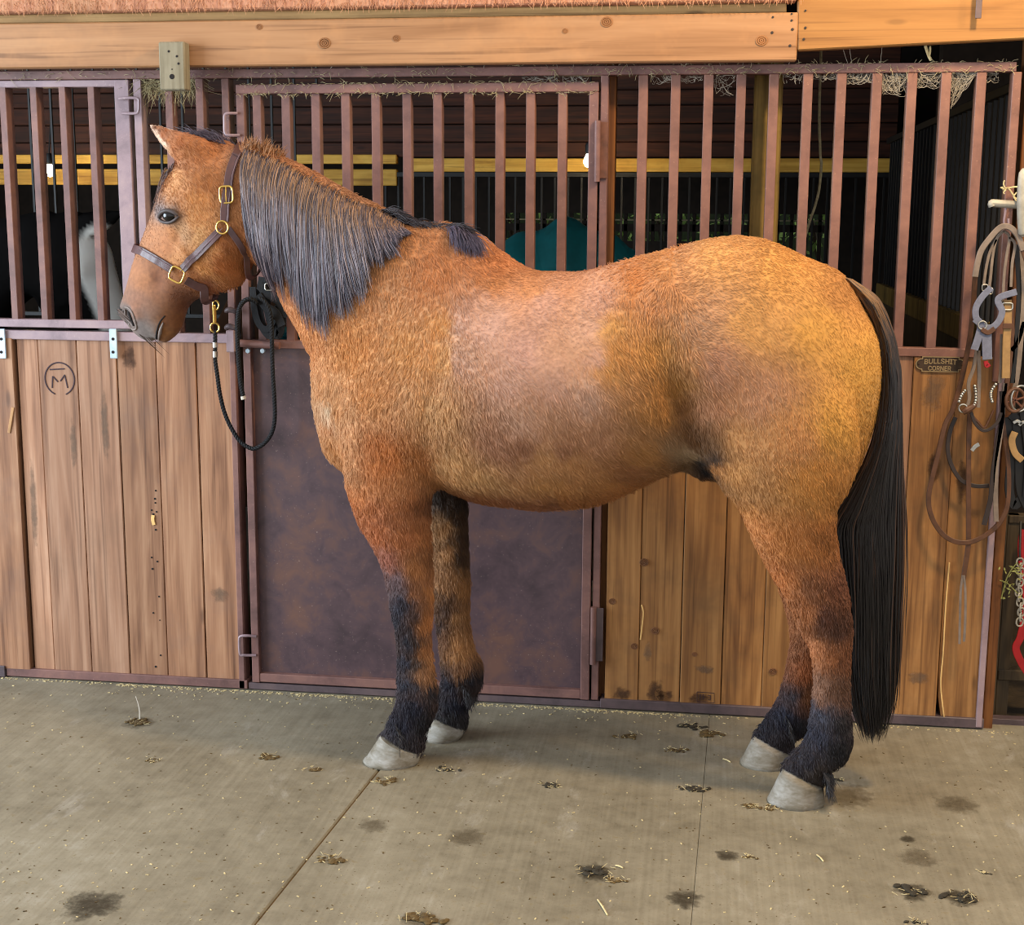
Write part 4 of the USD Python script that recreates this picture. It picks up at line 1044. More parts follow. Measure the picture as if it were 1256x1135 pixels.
    for i in range(nseg):
        f = i / (nseg - 1) * lens_j
        q = A + (B - A) * f[:, None]
        q[:, 0] += np.sin(f * 5 + cl * 60) * .005 * f + wave[:, 0] * f
        sv = side_v(q)
        top = sstep(f, 0, .22)
        if i == 0:
            pts[:, i] = np.stack([q[:, 0], sv * 0.55 + .0, q[:, 1] - 0.004], 1)
        else:
            pts[:, i] = np.stack([q[:, 0], sv - off * top - .002, q[:, 1] + .012 * (1 - top)], 1)
    wd = np.tile(np.r_[.0014, np.full(nseg - 3, .0019), .0014, .0005], (ns, 1)).ravel()
    base = np.where(rng.random((ns, 1)) < .55, lin((140,106,76)), lin((72,61,64))) * rng.uniform(.6, 1.25, (ns, 1)) * (.7 + .6 * rng.random(150)[np.minimum((s * 150).astype(int), 149)])[:, None]
    curves(t, 'mane', pts.reshape(-1, 3), np.full(ns, nseg), wd, 'mane_hair', grade(base, np.where(rng.random((ns, 1)) < .30, lin((122, 108, 112)), lin((52, 47, 60))) * rng.uniform(.6, 1.4, (ns, 1)), nseg, ((0, 0), (.2, .15), (.5, .70), (1, 1))), label='long dark mane falling on the near side')
    # roached end of the mane at the withers, and the forelock
    def tuft(name, roots, dirs, n_, ln, colour, spread=.25, vr=.02, label=None, v0=0.0, wdt=.002, zo=-.012):
        R_ = along(hps(roots), rng.random(n_)); d = hps([(0, 0)])[0]
        Dv = np.asarray(dirs, float); Dv = Dv / np.linalg.norm(Dv)
        L_ = ln * rng.uniform(.5, 1.2, n_)
        p0 = np.stack([R_[:, 0], v0 + rng.normal(0, vr, n_), R_[:, 1] + zo], 1)
        dv = Dv[None] + rng.normal(0, spread, (n_, 3))
        p1 = p0 + dv * L_[:, None] * .5; p2 = p0 + dv * L_[:, None] * .95 - np.array([0, 0, .25]) * L_[:, None]
        c = lin(colour) * rng.uniform(.5, 1.4, (n_, 1))
        curves(t, name, np.stack([p0, p1, p2], 1).reshape(-1, 3), np.full(n_, 3), np.tile([wdt, wdt * .8, .0005], n_), 'mane_hair', c, label=label)
    tuft('withers_tuft', [(470,258),(496,274),(521,279),(549,279),(566,284)], (.9, -.30, .14), 2400, .056, (44,38,42), .13, .012, v0=-.008, zo=.000)
    tuft('withers_tuft', [(552,279),(566,284),(582,292)], (.55, -.85, -.30), 1600, .085, (82,76,92), .15, .012, v0=-.018, zo=.002)
    tuft('forelock', [(238,172),(262,170),(282,175)], (-.75, .15, .32), 1900, .062, (60,48,60), .26, .016, zo=-.006)
    tuft('poll_tuft', [(300,181),(312,181),(326,186),(345,193)], (.35, -.1, .9), 700, .034, (150,104,66), .3, .018, zo=-.008)
    tuft('forelock', [(216,206),(226,194)], (-.42, -.15, -1), 500, .085, (78,52,46), .10, .03)
    # feathers of the fetlocks
    for (px, py), v0, dr in (((524,872), -.118, (.5, 0, -1)), ((578,855), .118, (.5, 0, -1)), ((1030,925), -.13, (.35, 0, -1)), ((982,897), .13, (.4, 0, -1))):
        tuft('fetlock_feather', [(px - 20, py - 12), (px - 13, py), (px - 15, py + 10)], dr, 800, .030, (34,31,34), .25, .024, v0=v0)
    # tail: a dock and long hair
    dock = spline([(hp(x, y)[0], 0, hp(x, y)[1]) for x, y in ((1046,360),(1060,372),(1076,396),(1088,440),(1090,500))], 8)
    part(t, 'tail_dock', sweep(dock, np.linspace(.024, .014, len(dock)), 12), 'mane_dark')
    nt, nseg = 12000, 14
    left = hps([(1033,340),(1062,378),(1080,430),(1080,500),(1066,560),(1040,610),(1020,645),(1028,700),(1038,760),(1044,820),(1052,870),(1064,912)])
    right = hps([(1046,343),(1078,366),(1096,408),(1105,455),(1106,520),(1104,580),(1102,640),(1099,700),(1094,760),(1090,820),(1087,870),(1079,912)])
    x = rng.beta(1.15, 1.15, nt); cl = np.round(x * 34) / 34
    dep = rng.normal(0, 1, nt).clip(-1.8, 1.8)
    ln_ = np.clip(.50 + .50 * rng.beta(1.6, 1.5, nt) - .25 * (rng.random(nt) < .2) * rng.random(nt), .3, 1.04)
    st_ = np.clip(rng.random(nt) ** 1.5 * .40, 0, .4)
    ln_ = np.maximum(ln_, st_ + .15)
    wob = rng.normal(0, .20, nt)
    pts = np.zeros((nt, nseg, 3))
    for i in range(nseg):
        f = st_ + (ln_ - st_) * i / (nseg - 1)
        l, r_ = along(left, np.clip(f, 0, 1)), along(right, np.clip(f, 0, 1))
        xx = x + (cl - x) * .35 * f + wob * f * f
        q = l + (r_ - l) * xx[:, None]
        q[:, 0] += np.sin(f * 9 + cl * 20) * .006 * f
        th = np.interp(f, [0, .1, .35, .6, 1], [.028, .042, .058, .05, .022])
        xs = np.sqrt(np.clip(1 - (2 * x - 1) ** 2, .1, 1))
        pts[:, i] = np.stack([q[:, 0], dep * th * .5 * xs, q[:, 1]], 1)
    wd = np.tile(np.r_[.0024, np.full(nseg - 3, .0028), .0016, .0005], (nt, 1)).ravel()
    tone = np.where(rng.random((nt, 1)) < .06, lin((60,44,32)), lin((24,19,17))) * rng.uniform(.5, 1.3, (nt, 1))
    tone = np.where((x > .80)[:, None] & (rng.random((nt, 1)) < .5), lin((74, 50, 34)) * rng.uniform(.6, 1.2, (nt, 1)), tone)
    tone = np.where((st_ < .06)[:, None] & (rng.random((nt, 1)) < .7), lin((120,84,44)) * rng.uniform(.5, 1.2, (nt, 1)), tone)
    curves(t, 'tail', pts.reshape(-1, 3), np.full(nt, nseg), wd, 'tail_hair', grade(tone, np.where(rng.random((nt, 1)) < .04 + .35 * (np.abs(x - .5) > .36)[:, None], lin((66, 45, 32)), lin((22, 18, 17))) * rng.uniform(.6, 1.3, (nt, 1)), nseg, ((0, 0), (.12, .35), (.28, 1), (1, 1))), label='long black-brown tail reaching nearly to the floor')
    # hooves
    for nm, v0, ground, coro in (('near fore', -.118, ((447,930), (512,934)), ((468,900), (517,924))), ('far fore', .118, ((518,902), (566,899)), ((534,880), (571,895))),
                                 ('near hind', -.13, ((941,975), (1013,976)), ((960,941), (1010,966))), ('far hind', .13, ((907.5,931), (973,930)), ((925,901), (972,926)))):
        g0, g1 = hp(*ground[0], v0), hp(*ground[1], v0); c0, c1 = hp(*coro[0], v0), hp(*coro[1], v0)
        rings = []
        for f in np.linspace(0, 1, 7):
            a_, b_ = np.array([g0[0], 0.0]) * (1 - f) + c0 * f, np.array([g1[0], 0.0]) * (1 - f) + c1 * f
            ang = np.linspace(0, 2 * np.pi, 28, endpoint=False)
            hw = (.066 if 'hind' not in nm else .062) * (1 - f) + .050 * f
            cx_ = (1 - np.cos(ang)) / 2
            e = np.sign(np.sin(ang)) * np.abs(np.sin(ang)) ** .8
            taper = np.where(cx_ > .6, 1 - .35 * (cx_ - .6) / .4, 1.0)
            bulge = 1 + .02 * math.sin(f * 3.1)
            rings.append(np.stack([a_[0] + (b_[0] - a_[0]) * cx_, v0 + hw * e * taper * bulge, np.maximum(a_[1] + (b_[1] - a_[1]) * cx_, 0.0)], 1))
        # rounded lower rim, then a lid under the hair
        rim = rings[0].copy(); cen = rim.mean(0); rim = cen + (rim - cen) * .96; rim[:, 2] = 0.0; rings[0][:, 2] = .006
        rings = [rim] + rings
        Vh = np.vstack(rings + [rings[-1].mean(0)[None] + [0, 0, .02], rim.mean(0)[None]])
        Fh = []
        for i in range(len(rings) - 1):
            for k_ in range(28):
                a_, b_ = i * 28 + k_, i * 28 + (k_ + 1) % 28
                Fh += [(a_, a_ + 28, b_ + 28), (a_, b_ + 28, b_)]
        nr = len(rings)
        for k_ in range(28):
            Fh += [((nr - 1) * 28 + k_, nr * 28, (nr - 1) * 28 + (k_ + 1) % 28), (k_, (k_ + 1) % 28, nr * 28 + 1)]
        mh = trimesh.Trimesh(Vh, np.array(Fh), process=False)
        if mh.volume < 0:
            mh.invert()
        part(t, 'hoof', mh, 'hoof', 50)
    # eyes with lids
    for side in (-1, 1):
        c = hn([(207, 264.5)])[0]; v = -side_v(c[None])[0]
        eye = trimesh.creation.icosphere(3, 0.0195); eye.apply_scale([1.12, .8, .92]); eye.apply_translation([c[0], side * (v - .0075), c[1]])
        o = part(t, 'eye', eye, 'eye_dark', True)

        def lid(pp, r, out=.004):
            q = spline(hn(pp), 6); P_ = np.c_[q[:, 0], side * (-side_v(q) + out), q[:, 1]]
            return sweep(P_, np.r_[.0015, np.linspace(r * .7, r, 4), np.full(len(P_) - 10, r), np.linspace(r, r * .7, 4), .0015], 8)
        part(o, 'eyelid', lid([(195, 267.5), (199, 261.2), (205.5, 258.4), (213, 259.8), (220, 264.5)], .0062, .0055), 'eye_skin', True)
        part(o, 'eyelid', lid([(195.5, 268.5), (200, 272), (207.5, 273.2), (214.5, 270.5), (220.5, 265.5)], .0046), 'eye_skin', True)
    # nostrils and the line of the mouth
    for side in (-1, 1):
        def lay(pp, out):
            q = spline(hn(pp), 5)
            return np.c_[q[:, 0], side * (-side_v(q) + out), q[:, 1]]
        P_ = lay([(154.5, 381), (157.5, 386), (160, 393), (162.5, 400)], .0005)
        nst = part(t, 'nostril', sweep(P_, np.interp(np.linspace(0, 1, len(P_)), [0, .4, 1], [.0025, .0075, .003]), 10), 'hole', True)
        P_ = lay([(151.5, 377), (157, 378.5), (162, 385), (165, 394), (166, 403), (161, 404.5), (156.5, 398), (152.5, 388), (151.2, 380)], .0005)
        part(nst, 'rim', sweep(P_, .0028, 8), 'muzzle_skin', True)
        P_ = lay([(190.5, 416), (191.5, 408), (193.5, 400), (197, 393), (202, 387.5)], .0)
        part(t, 'mouth_line', sweep(P_, np.linspace(.0034, .0018, len(P_)), 8), 'hole', True)
        P_ = lay([(194, 418), (195.5, 410), (197.5, 402), (200, 396)], .0015)
        part(t, 'lower_lip', sweep(P_, np.interp(np.linspace(0, 1, len(P_)), [0, .4, 1], [.002, .0055, .002]), 8), 'muzzle_skin', True)
    return t, side_v, me, hn


def horse_materials():
    mat('coat_skin', {'a': ('attribute', {'attribute': 'tint'}), 'tc': ('texture_coordinate', {}), 'n': ('noise_texture', {'scale': 90.0, 'detail': 3.0}),
                      'mr': ('map_range', {'from_min': .3, 'from_max': .7, 'to_min': .8, 'to_max': 1.12}), 'mm': ('mix', {'mix_type': 'multiply', 'fac': 1.0}),
                      'p': ('principled_bsdf', {'roughness': .7, 'specular_ior_level': .2, 'sheen_weight': .10})},
        [('a.color', 'mm.color1'), ('tc.object', 'n.vector'), ('n.fac', 'mr.value'), ('mr.result', 'mm.color2'), ('mm.color', 'p.base_color')])
    mat('coat_hair', {'a': ('attribute', {'attribute': 'tint'}), 'p': ('principled_bsdf', {'roughness': .55, 'specular_ior_level': .25})}, [('a.color', 'p.base_color')])
    for nm, rough in (('mane_hair', .40), ('tail_hair', .42)):
        mat(nm, {'a': ('attribute', {'attribute': 'tint'}), 'p': ('principled_bsdf', {'roughness': rough, 'specular_ior_level': .5})}, [('a.color', 'p.base_color')])
    plain('mane_dark', (40, 28, 20), .95, spec=.1)
    patina('hoof', (88, 78, 58), (118, 111, 98), (146, 142, 134), 24.0, .6, specks=(90, 80, 60), speck_amt=.5, stretch=(1, 1, 2.5))
    plain('eye_dark', (11, 7, 6), .05, var=.1, spec=.45)
    plain('eye_skin', (62, 50, 46), .6)
    plain('muzzle_skin', (112, 98, 90), .6, var=.2)


horse_materials()
HORSE, SIDE_V, HORSE_MESH, HN = build_horse()
# ------------------------------------------------------------------ the other two horses in the dark
plain('teal_cloth', (22, 118, 122), .75, var=.25, scale=9, bump=.002)
plain('teal_plastic', (20, 110, 120), .4, var=.1)
mat('paint_coat', {'a': ('attribute', {'attribute': 'tint'}), 'p': ('principled_bsdf', {'roughness': .8, 'specular_ior_level': .08})}, [('a.color', 'p.base_color')])
COARSE = horse_mesh(0.014, False)


def bend(V, axis, u0, u1, deg, pivot):
    """Turns everything forward of u0 (fully by u1) about a pivot: axis 'v' lowers the head, 'z' turns it aside."""
    V = V.copy(); t = np.radians(deg) * sstep(-V[:, 0], -u0, -u1)
    c, s = np.cos(t), np.sin(t)
    k = 2 if axis == 'v' else 1
    x, y = V[:, 0] - pivot[0], V[:, k] - pivot[1]
    V[:, 0], V[:, k] = pivot[0] + c * x - s * y, pivot[1] + s * x + c * y
    return V


def simple_hooves(parent, V0):
    for u, v in ((hp(485, 930, -.118)[0], -.118), (hp(545, 900, .118)[0], .118), (hp(980, 975, -.13)[0], -.13), (hp(940, 930, .13)[0], .13)):
        part(parent, 'hoof', lathe([(0, 0), (.066, 0), (.064, .01), (.05, .075), (0, .085)], 18, (0, 0, 1), (u, v, 0)), 'hoof', 40)


Vc, Fc = np.array(COARSE.vertices), np.array(COARSE.faces)
Nc = np.array(COARSE.vertex_normals)
# the blanketed one, grazing head down, its rump to the left
th = thing('horse', 'dim horse in the dark stall wearing a teal blanket, behind the brown horse', 'horse', loc=(-.93, 1.25, 0), rotz=-2)
low_ = lambda V: bend(V, 'v', -.42, -.80, 68, (-.55, 1.15))
b_ = usdkit.mesh(stage, str(th.GetPath()) + '/body', (low_(Vc), Fc), MATS['paint_coat'], True)
UsdGeom.PrimvarsAPI(b_).CreatePrimvar('tint', Sdf.ValueTypeNames.Color3fArray, 'vertex').Set(Vt.Vec3fArray.FromNumpy(np.tile(lin((58, 36, 22)), (len(Vc), 1)).astype(np.float32)))
simple_hooves(th, Vc)
tb = thing('horse_blanket', 'teal stable blanket draped over the back of the horse deep in the stall', 'horse blanket', loc=(-.93, 1.25, 0), rotz=-2)
cen = Vc[Fc].mean(1)
selb = (cen[:, 0] > -.58) & (cen[:, 2] > .70 + .04 * np.sin(cen[:, 0] * 9))
fb_ = Fc[selb]; usedv = np.unique(fb_); mp = -np.ones(len(Vc), int); mp[usedv] = np.arange(len(usedv))
fold = .013 * np.sin(Vc[usedv, 0] * 34 + 2 * np.sin(Vc[usedv, 2] * 5)) + .012 * np.sin(Vc[usedv, 0] * 13 + Vc[usedv, 2] * 6)
outer = (Vc + Nc * .026)[usedv] + Nc[usedv] * fold[:, None]; inner = (Vc + Nc * .010)[usedv]
part(tb, 'cloth', (np.vstack([low_(outer), low_(inner)]), np.vstack([mp[fb_], mp[fb_][:, ::-1] + len(usedv)])), 'teal_cloth', True)
part(tb, 'binding', sweep(low_(np.array([(x, 0, np.interp(x, *map(np.array, zip(*[(-.58, 1.50), (-.2, 1.42), (.1, 1.40), (.4, 1.46), (.62, 1.42)]))) + .03) for x in np.linspace(-.55, .6, 20)])) * [1, 1, 1], .005, 6), 'teal_plastic')

# the black and white one behind the left feed panel
front = hps([(201, 222), (193, 254), (178, 291), (163, 332), (150, 372), (160, 400), (190, 418)])
fd_ = np.min([np.linalg.norm(Vc[:, [0, 2]] - f, axis=1) for f in spline(front, 6)], axis=0)
white = np.clip((.105 - fd_) / .02, 0, 1) * (Vc[:, 0] < -.9)
blot = np.clip((meshkit.fbm(Vc * 3.1, 2, 31) - .60) * 14, 0, 1) * (Vc[:, 0] > -.75)
wm = np.maximum(white, blot)[:, None]
pc = lin((12, 11, 11)) * (1 - wm) + lin((224, 226, 220)) * wm
bd = lambda V: bend(bend(V, 'v', -.5, -.95, 10, (-.7, 1.3)), 'z', -.30, -.85, 72, (-.5, 0))
SC, RA = .93, math.radians(108)
eye_l = bd(np.array([[hp(206.5, 263.5)[0], -.10, hp(206.5, 263.5)[1]]]))[0] * SC
rot = lambda p: np.array([p[0] * math.cos(RA) - p[1] * math.sin(RA), p[0] * math.sin(RA) + p[1] * math.cos(RA), p[2]])
tgt = at(141, 308, .50)
loc = tgt - rot(eye_l)
ph = thing('horse', 'black horse with a white face peering out behind the upper left feed panel', 'horse', loc=(loc[0], loc[1], 0), rotz=108)
b_ = usdkit.mesh(stage, str(ph.GetPath()) + '/body', (bd(Vc) * SC, Fc), MATS['paint_coat'], True)
UsdGeom.PrimvarsAPI(b_).CreatePrimvar('tint', Sdf.ValueTypeNames.Color3fArray, 'vertex').Set(Vt.Vec3fArray.FromNumpy(pc.astype(np.float32)))
simple_hooves(ph, Vc * SC)
ey = trimesh.creation.icosphere(2, .019); ey.apply_translation(eye_l + [0, .012, 0])
part(ph, 'eye', ey, 'eye_dark', True)
bk = thing('feed_bucket', 'teal plastic bucket hanging inside the door just above its middle rail', 'bucket', loc=at(368, 420, .30) + np.array([0, 0, -.24]))
part(bk, 'bucket', lathe([(0, 0), (.105, 0), (.13, .27), (.137, .27), (.137, .285), (.124, .285), (.10, .01), (0, .012)], 28), 'teal_plastic')
part(bk, 'handle', sweep(spline([(-.13, 0, .27), (-.09, 0, .36), (0, -.0, .40), (.09, 0, .36), (.13, 0, .27)], 6), .004, 6), 'bar_black')
part(bk, 'hook_strap', sweep([(0, 0, .40), (0, -.1, .42), (0, -.245, .44), (0, -.258, .44)], .006, 6), 'bar_black')

# ------------------------------------------------------------------ leather halter on the horse
plain('leather', (74, 46, 44), .42, var=.3, scale=30, bump=.0006, spec=.5)
plain('leather_light', (118, 94, 100), .42, var=.2, scale=30, spec=.5)
plain('brass', (198, 162, 84), .28, metal=.9, var=.15)
plain('nickel', (176, 174, 166), .3, metal=.9, var=.15)
plain('rope_black', (16, 15, 17), .7, var=.4, scale=60, bump=.002, spec=.3)
plain('rope_tip', (186, 176, 160), .7)
HL = thing('halter', 'dark brown leather halter with brass buckle and rings on the brown horse\'s head', 'halter', loc=HO, rotz=HROT)


def on_head(pts, lift=.006):
    q = spline(HN(pts), 6)
    return np.c_[q[:, 0], SIDE_V(q) - lift, q[:, 1]]


def strap(parent, name, P, w, t=.0022, up=(0, -1, 0), mat='leather'):
    return part(parent, name, sweep(P, None, flat=(w, t), up=up), mat)


def radial(P, c):
    d = (P - np.array([c[0], 0, c[1]])) * [1, 2.2, 1]
    return d / np.linalg.norm(d, axis=1, keepdims=True)


nearc = on_head([(277, 272), (278, 253), (280.5, 233), (283, 214), (287, 200), (292, 188)], .008)
topc = hp(295, 181)
crown = np.vstack([nearc, [[topc[0], -.02, topc[1] + .012], [topc[0], .02, topc[1] + .012]], nearc[::-1] * [1, -1, 1]])
crown = spline(crown[::2], 4)
cs = strap(HL, 'crown_strap', crown, .0125, up=radial(crown, hp(270, 240)))
part(cs, 'edge_stitching', cat_([sweep(nearc + [s_ * .010, -.003, 0], .0008, 5) for s_ in (-1, 1)]), 'leather_light')
nb = on_head([(173, 308), (184, 314), (197, 321.5), (211, 330)], .007)
n0 = hp(169.5, 306)
nose = np.vstack([nb[::-1][::2], [[n0[0] - .006, -.02, n0[1] + .004], [n0[0] - .006, .02, n0[1] + .004]], nb[::2] * [1, -1, 1]])
nose = spline(nose, 4)
ns_ = strap(HL, 'noseband', nose, .0125, up=radial(nose, hp(222, 330)))
part(ns_, 'edge_stitching', cat_([sweep(nb + [s_ * .004, -.0028, s_ * -.0085], .0008, 5) for s_ in (-1, 1)]), 'leather_light')
ck_ = on_head([(272, 283), (256, 299), (240, 315), (225, 330)], .007)
for s_ in (1, -1):
    c2 = ck_ * [1, s_, 1]
    o = strap(HL, 'cheek_strap', c2, .0125, up=(0, -s_, 0))
    if s_ == 1:
        part(o, 'edge_stitching', cat_([sweep(ck_ + [k_ * .007, -.0028, k_ * .007], .0009, 5) for k_ in (-1, 0, 1)]), 'leather_light')
ch = on_head([(229, 344), (240, 350), (251, 354.5)], .006)
c0 = hp(257, 364)
chin = spline(np.vstack([ch[::3], [[c0[0], -.03, c0[1] - .012], [c0[0], .03, c0[1] - .012]], ch[::-3] * [1, -1, 1]]), 4)
strap(HL, 'chin_strap', chin, .0125, up=radial(chin, hp(235, 335)))
tl = on_head([(281, 280), (289, 291), (297, 303), (303, 315)], .006)
t0 = hp(306, 334)
thr = spline(np.vstack([tl[::3], [[t0[0] + .01, -.03, t0[1] - .01], [t0[0] + .01, .03, t0[1] - .01]], tl[::-3] * [1, -1, 1]]), 4)
strap(HL, 'throat_strap', thr, .009, up=radial(thr, hp(270, 300)))


def frame_ring(c, a, b, r, nrm, tilt=0.0):
    """A rounded rectangular metal ring."""
    n_ = 32; th_ = np.linspace(0, 2 * np.pi, n_, endpoint=False)
    x = a * np.sign(np.cos(th_)) * np.abs(np.cos(th_)) ** .5; y = b * np.sign(np.sin(th_)) * np.abs(np.sin(th_)) ** .5
    x, y = x * math.cos(tilt) - y * math.sin(tilt), x * math.sin(tilt) + y * math.cos(tilt)
    return sweep(np.c_[c[0] + x, np.full(n_, c[1]), c[2] + y], r, 8, closed=True, up=nrm)


for s_ in (1, -1):
    p = on_head([(280, 239), (280, 240)], .013)[0] * [1, s_, 1]
    bkl = part(HL, 'buckle', frame_ring(p, .0200, .0235, .0030, (0, -1, 0), .05), 'brass')
    part(bkl, 'tongue', sweep([p + [.0, -s_ * .002, .022], p + [0, -s_ * .005, 0], p + [0, -s_ * .002, -.02]], .0016, 6), 'brass')
    p = on_head([(275, 279), (275, 280)], .012)[0] * [1, s_, 1]
    part(HL, 'ring', torus(p, .018, .0026, n=26), 'brass')
    p = on_head([(219, 337), (219, 338)], .013)[0] * [1, s_, 1]
    part(HL, 'square_ring', frame_ring(p, .022, .0205, .0030, (0, -1, 0), -.45), 'brass')

# ------------------------------------------------------------------ ropes at the latch
def pw(pts, Y=-.05, n=6):
    """World path through pixels at depths Y (a number or one per point)."""
    Ys = np.broadcast_to(Y, (len(pts),))
    return spline([at(x_, y_, q_) for (x_, y_), q_ in zip(pts, Ys)], n)


def twist_rope(P, r, pitch=.03):
    """A rope of three strands laid round each other."""
    n = max(int(np.linalg.norm(np.diff(P, axis=0), axis=1).sum() / (pitch / 7)), 8)
    s = np.r_[0, np.cumsum(np.linalg.norm(np.diff(P, axis=0), axis=1))]
    t = np.linspace(0, s[-1], n); Q = np.stack([np.interp(t, s, P[:, k]) for k in range(3)], 1)
    T = np.gradient(Q, axis=0); T /= np.linalg.norm(T, axis=1, keepdims=True)
    A = np.cross(T, [0, 1.0, 0.02]); A /= np.linalg.norm(A, axis=1, keepdims=True); B = np.cross(T, A)
    out = []
    for k in range(3):
        a = t / pitch * 2 * np.pi + k * 2.094
        out.append(sweep(Q + r * .48 * (np.cos(a)[:, None] * A + np.sin(a)[:, None] * B), r * .56, 6))
    return cat_(out)


LR = thing('lead_rope', 'black lead rope hanging in a long loop with a brass snap at its left end', 'lead rope')
lp = pw([(264, 406), (264, 424), (264, 442), (266.5, 460), (269.5, 482), (275, 505), (283, 524), (294, 541), (305, 549), (314, 550), (326, 542), (334, 529), (337, 512), (336.5, 489), (335, 465), (334, 442), (333.5, 418), (333, 398), (331, 382), (325, 370), (318, 366)], [-.05] * 18 + [-.06, -.055, -.05])
part(LR, 'rope', twist_rope(lp, .0074), 'rope_black')
for y0_, y1_ in ((420, 426), (431, 438)):
    part(LR, 'ferrule', sweep([at(264, y0_, -.05), at(264, y1_, -.05)], .0085, 12), 'nickel')
part(LR, 'swivel_ring', torus(at(263.5, 402, -.052), .015, .003, n=24), 'brass')
sn = part(LR, 'snap_hook', sweep(pw([(263.5, 396), (263.3, 388), (263, 381), (262.5, 374)], -.05), np.r_[.005, np.full(17, .0062), .005], 10), 'brass')
part(sn, 'snap_gate', sweep(pw([(263, 381), (267, 379), (268.5, 374), (266, 369.5), (262, 370), (261, 375)], -.05), .0028, 8), 'brass')
RB = thing('rope_end', 'braided black rope end with a whipped pale tip hanging left of the door', 'rope')
lp = pw([(316, 372), (308, 367), (300, 369), (294, 377), (291.5, 390), (291, 403), (292, 434), (294.5, 465), (298, 486)], [-.05, -.06, -.065, -.065, -.06, -.06, -.058, -.055, -.05])
part(RB, 'rope', twist_rope(lp, .0080, .026), 'rope_black')
part(RB, 'tip', sweep(pw([(298, 486), (299, 490)], -.05, 3), .0085, 10), 'rope_tip')
NB = thing('hanging_halter', 'bundle of black nylon webbing hung on the door behind the horse\'s throat', 'halter')
for k, (pts, w) in enumerate((([(322, 340), (318, 372), (322, 400), (332, 412), (340, 400), (344, 372), (338, 342)], .013), ([(330, 338), (327, 370), (333, 398), (341, 412), (346, 392), (345, 360)], .013), ([(310, 352), (312, 378), (318, 398), (328, 404), (336, 392)], .011), ([(318, 350), (330, 362), (344, 372), (347, 390)], .014), ([(316, 362), (326, 376), (338, 384), (346, 400)], .014))):
    part(NB, 'webbing', sweep(pw(pts, -.028 - .004 * k), None, flat=(w, .0018)), 'rope_black')
part(NB, 'buckle', frame_ring(at(330, 352, -.045), .013, .011, .0022, (0, -1, 0)), 'nickel')
part(NB, 'hook', sweep(pw([(331, 330), (330, 337), (334, 342), (339, 338)], [-.005, -.03, -.035, -.03]), .004, 8), 'steel_dark')

# ------------------------------------------------------------------ plaque
plain('bronze', (66, 50, 36), .45, metal=.5, var=.3, scale=40)
plain('bronze_light', (150, 126, 88), .4, metal=.5, var=.2, scale=40)
PQ = thing('plaque', 'small cast bronze plaque with raised lettering under the right bars', 'plaque')
ys = -.003
pc_ = at(1153.5, 447, ys); pw_, ph_ = 24.5 / 389, 9.2 / 389
import shapely
from shapely.geometry import Point, Polygon, box as sbox
shp = sbox(-pw_ * .88, -ph_, pw_ * .88, ph_)
for s_ in (-1, 1):
    shp = shp.union(Point(s_ * pw_ * .90, 0).buffer(ph_ * .72)).difference(Point(s_ * pw_ * 1.05, ph_ * .95).buffer(ph_ * .30)).difference(Point(s_ * pw_ * 1.05, -ph_ * .95).buffer(ph_ * .30))
shp = shp.buffer(-.0006).buffer(.0006)


def plate(poly, y, depth):
    ms = [trimesh.creation.extrude_polygon(g, depth, engine='earcut') for g in getattr(poly, 'geoms', [poly])]
    m_ = cat_(ms)
    m_.apply_transform(np.array([[1, 0, 0, pc_[0]], [0, 0, -1, y], [0, 1, 0, pc_[2]], [0, 0, 0, 1.0]]))
    return m_


part(PQ, 'back_plate', plate(shp, .006, .008), 'bronze')
part(PQ, 'rim', plate(shp.difference(shp.buffer(-.0028)), -.002, .0025), 'bronze_light')


def lettering(word, cx_, cz_, hgt, width, arch=0.0):
    m_ = meshkit.text_mesh(word, hgt, .0022, bold=True)
    b_ = m_.bounds; m_.apply_translation([-(b_[0, 0] + b_[1, 0]) / 2, -(b_[0, 1] + b_[1, 1]) / 2, 0])
    s_ = width / (b_[1, 0] - b_[0, 0]); m_.apply_scale([s_, 1, 1])
    V_ = np.array(m_.vertices); V_[:, 1] += arch * (1 - (V_[:, 0] / (width / 2)) ** 2); m_.vertices = V_
    m_.apply_translation([cx_, cz_, 0])
    m_.apply_transform(np.array([[1, 0, 0, pc_[0]], [0, 0, -1, -.002], [0, 1, 0, pc_[2]], [0, 0, 0, 1.0]]))
    return m_


part(PQ, 'lettering', lettering('BULLSHIT', 0, .0070, .0150, .096, .0028), 'bronze_light')
part(PQ, 'lettering', lettering('CORNER', -.002, -.0125, .0135, .068), 'bronze_light')
for s_ in (-1, 1):
    part(PQ, 'screw', lathe([(0, .003), (.003, .002), (.0032, 0), (0, 0)], 10, (0, -1, 0), [pc_[0] + s_ * pw_ * 1.02, -.002, pc_[2]]), 'bronze')

# ------------------------------------------------------------------ tack at the right edge
plain('strap_brown', (84, 54, 34), .5, var=.3, scale=30, bump=.0006)
plain('strap_dark', (46, 36, 32), .5, var=.3, scale=30, bump=.0006)
plain('strap_grey', (118, 104, 92), .55, var=.25, scale=30, bump=.0006)
plain('webbing_blue', (106, 110, 128), .75, var=.2, scale=60, bump=.001)
plain('strap_tan', (150, 118, 74), .55, var=.25, scale=30)
plain('strap_black', (18, 17, 17), .5, var=.3)
plain('red_nylon', (150, 20, 24), .5, var=.2)
plain('pipe_grey', (150, 144, 130), .5, var=.3, scale=20)
YT = -.10
RK = thing('tack_rack', 'grey pipe arm of a tack rack at the right edge with hanging hook', 'tack rack')
part(RK, 'arm', sweep(spline([at(1217.5, 253, YT), at(1216.5, 249.5, YT), at(1221, 249.5, YT), at(1236, 250.5, YT), at(1256, 252, YT), at(1300, 254, YT)], 4), .0115, 12), 'pipe_grey')
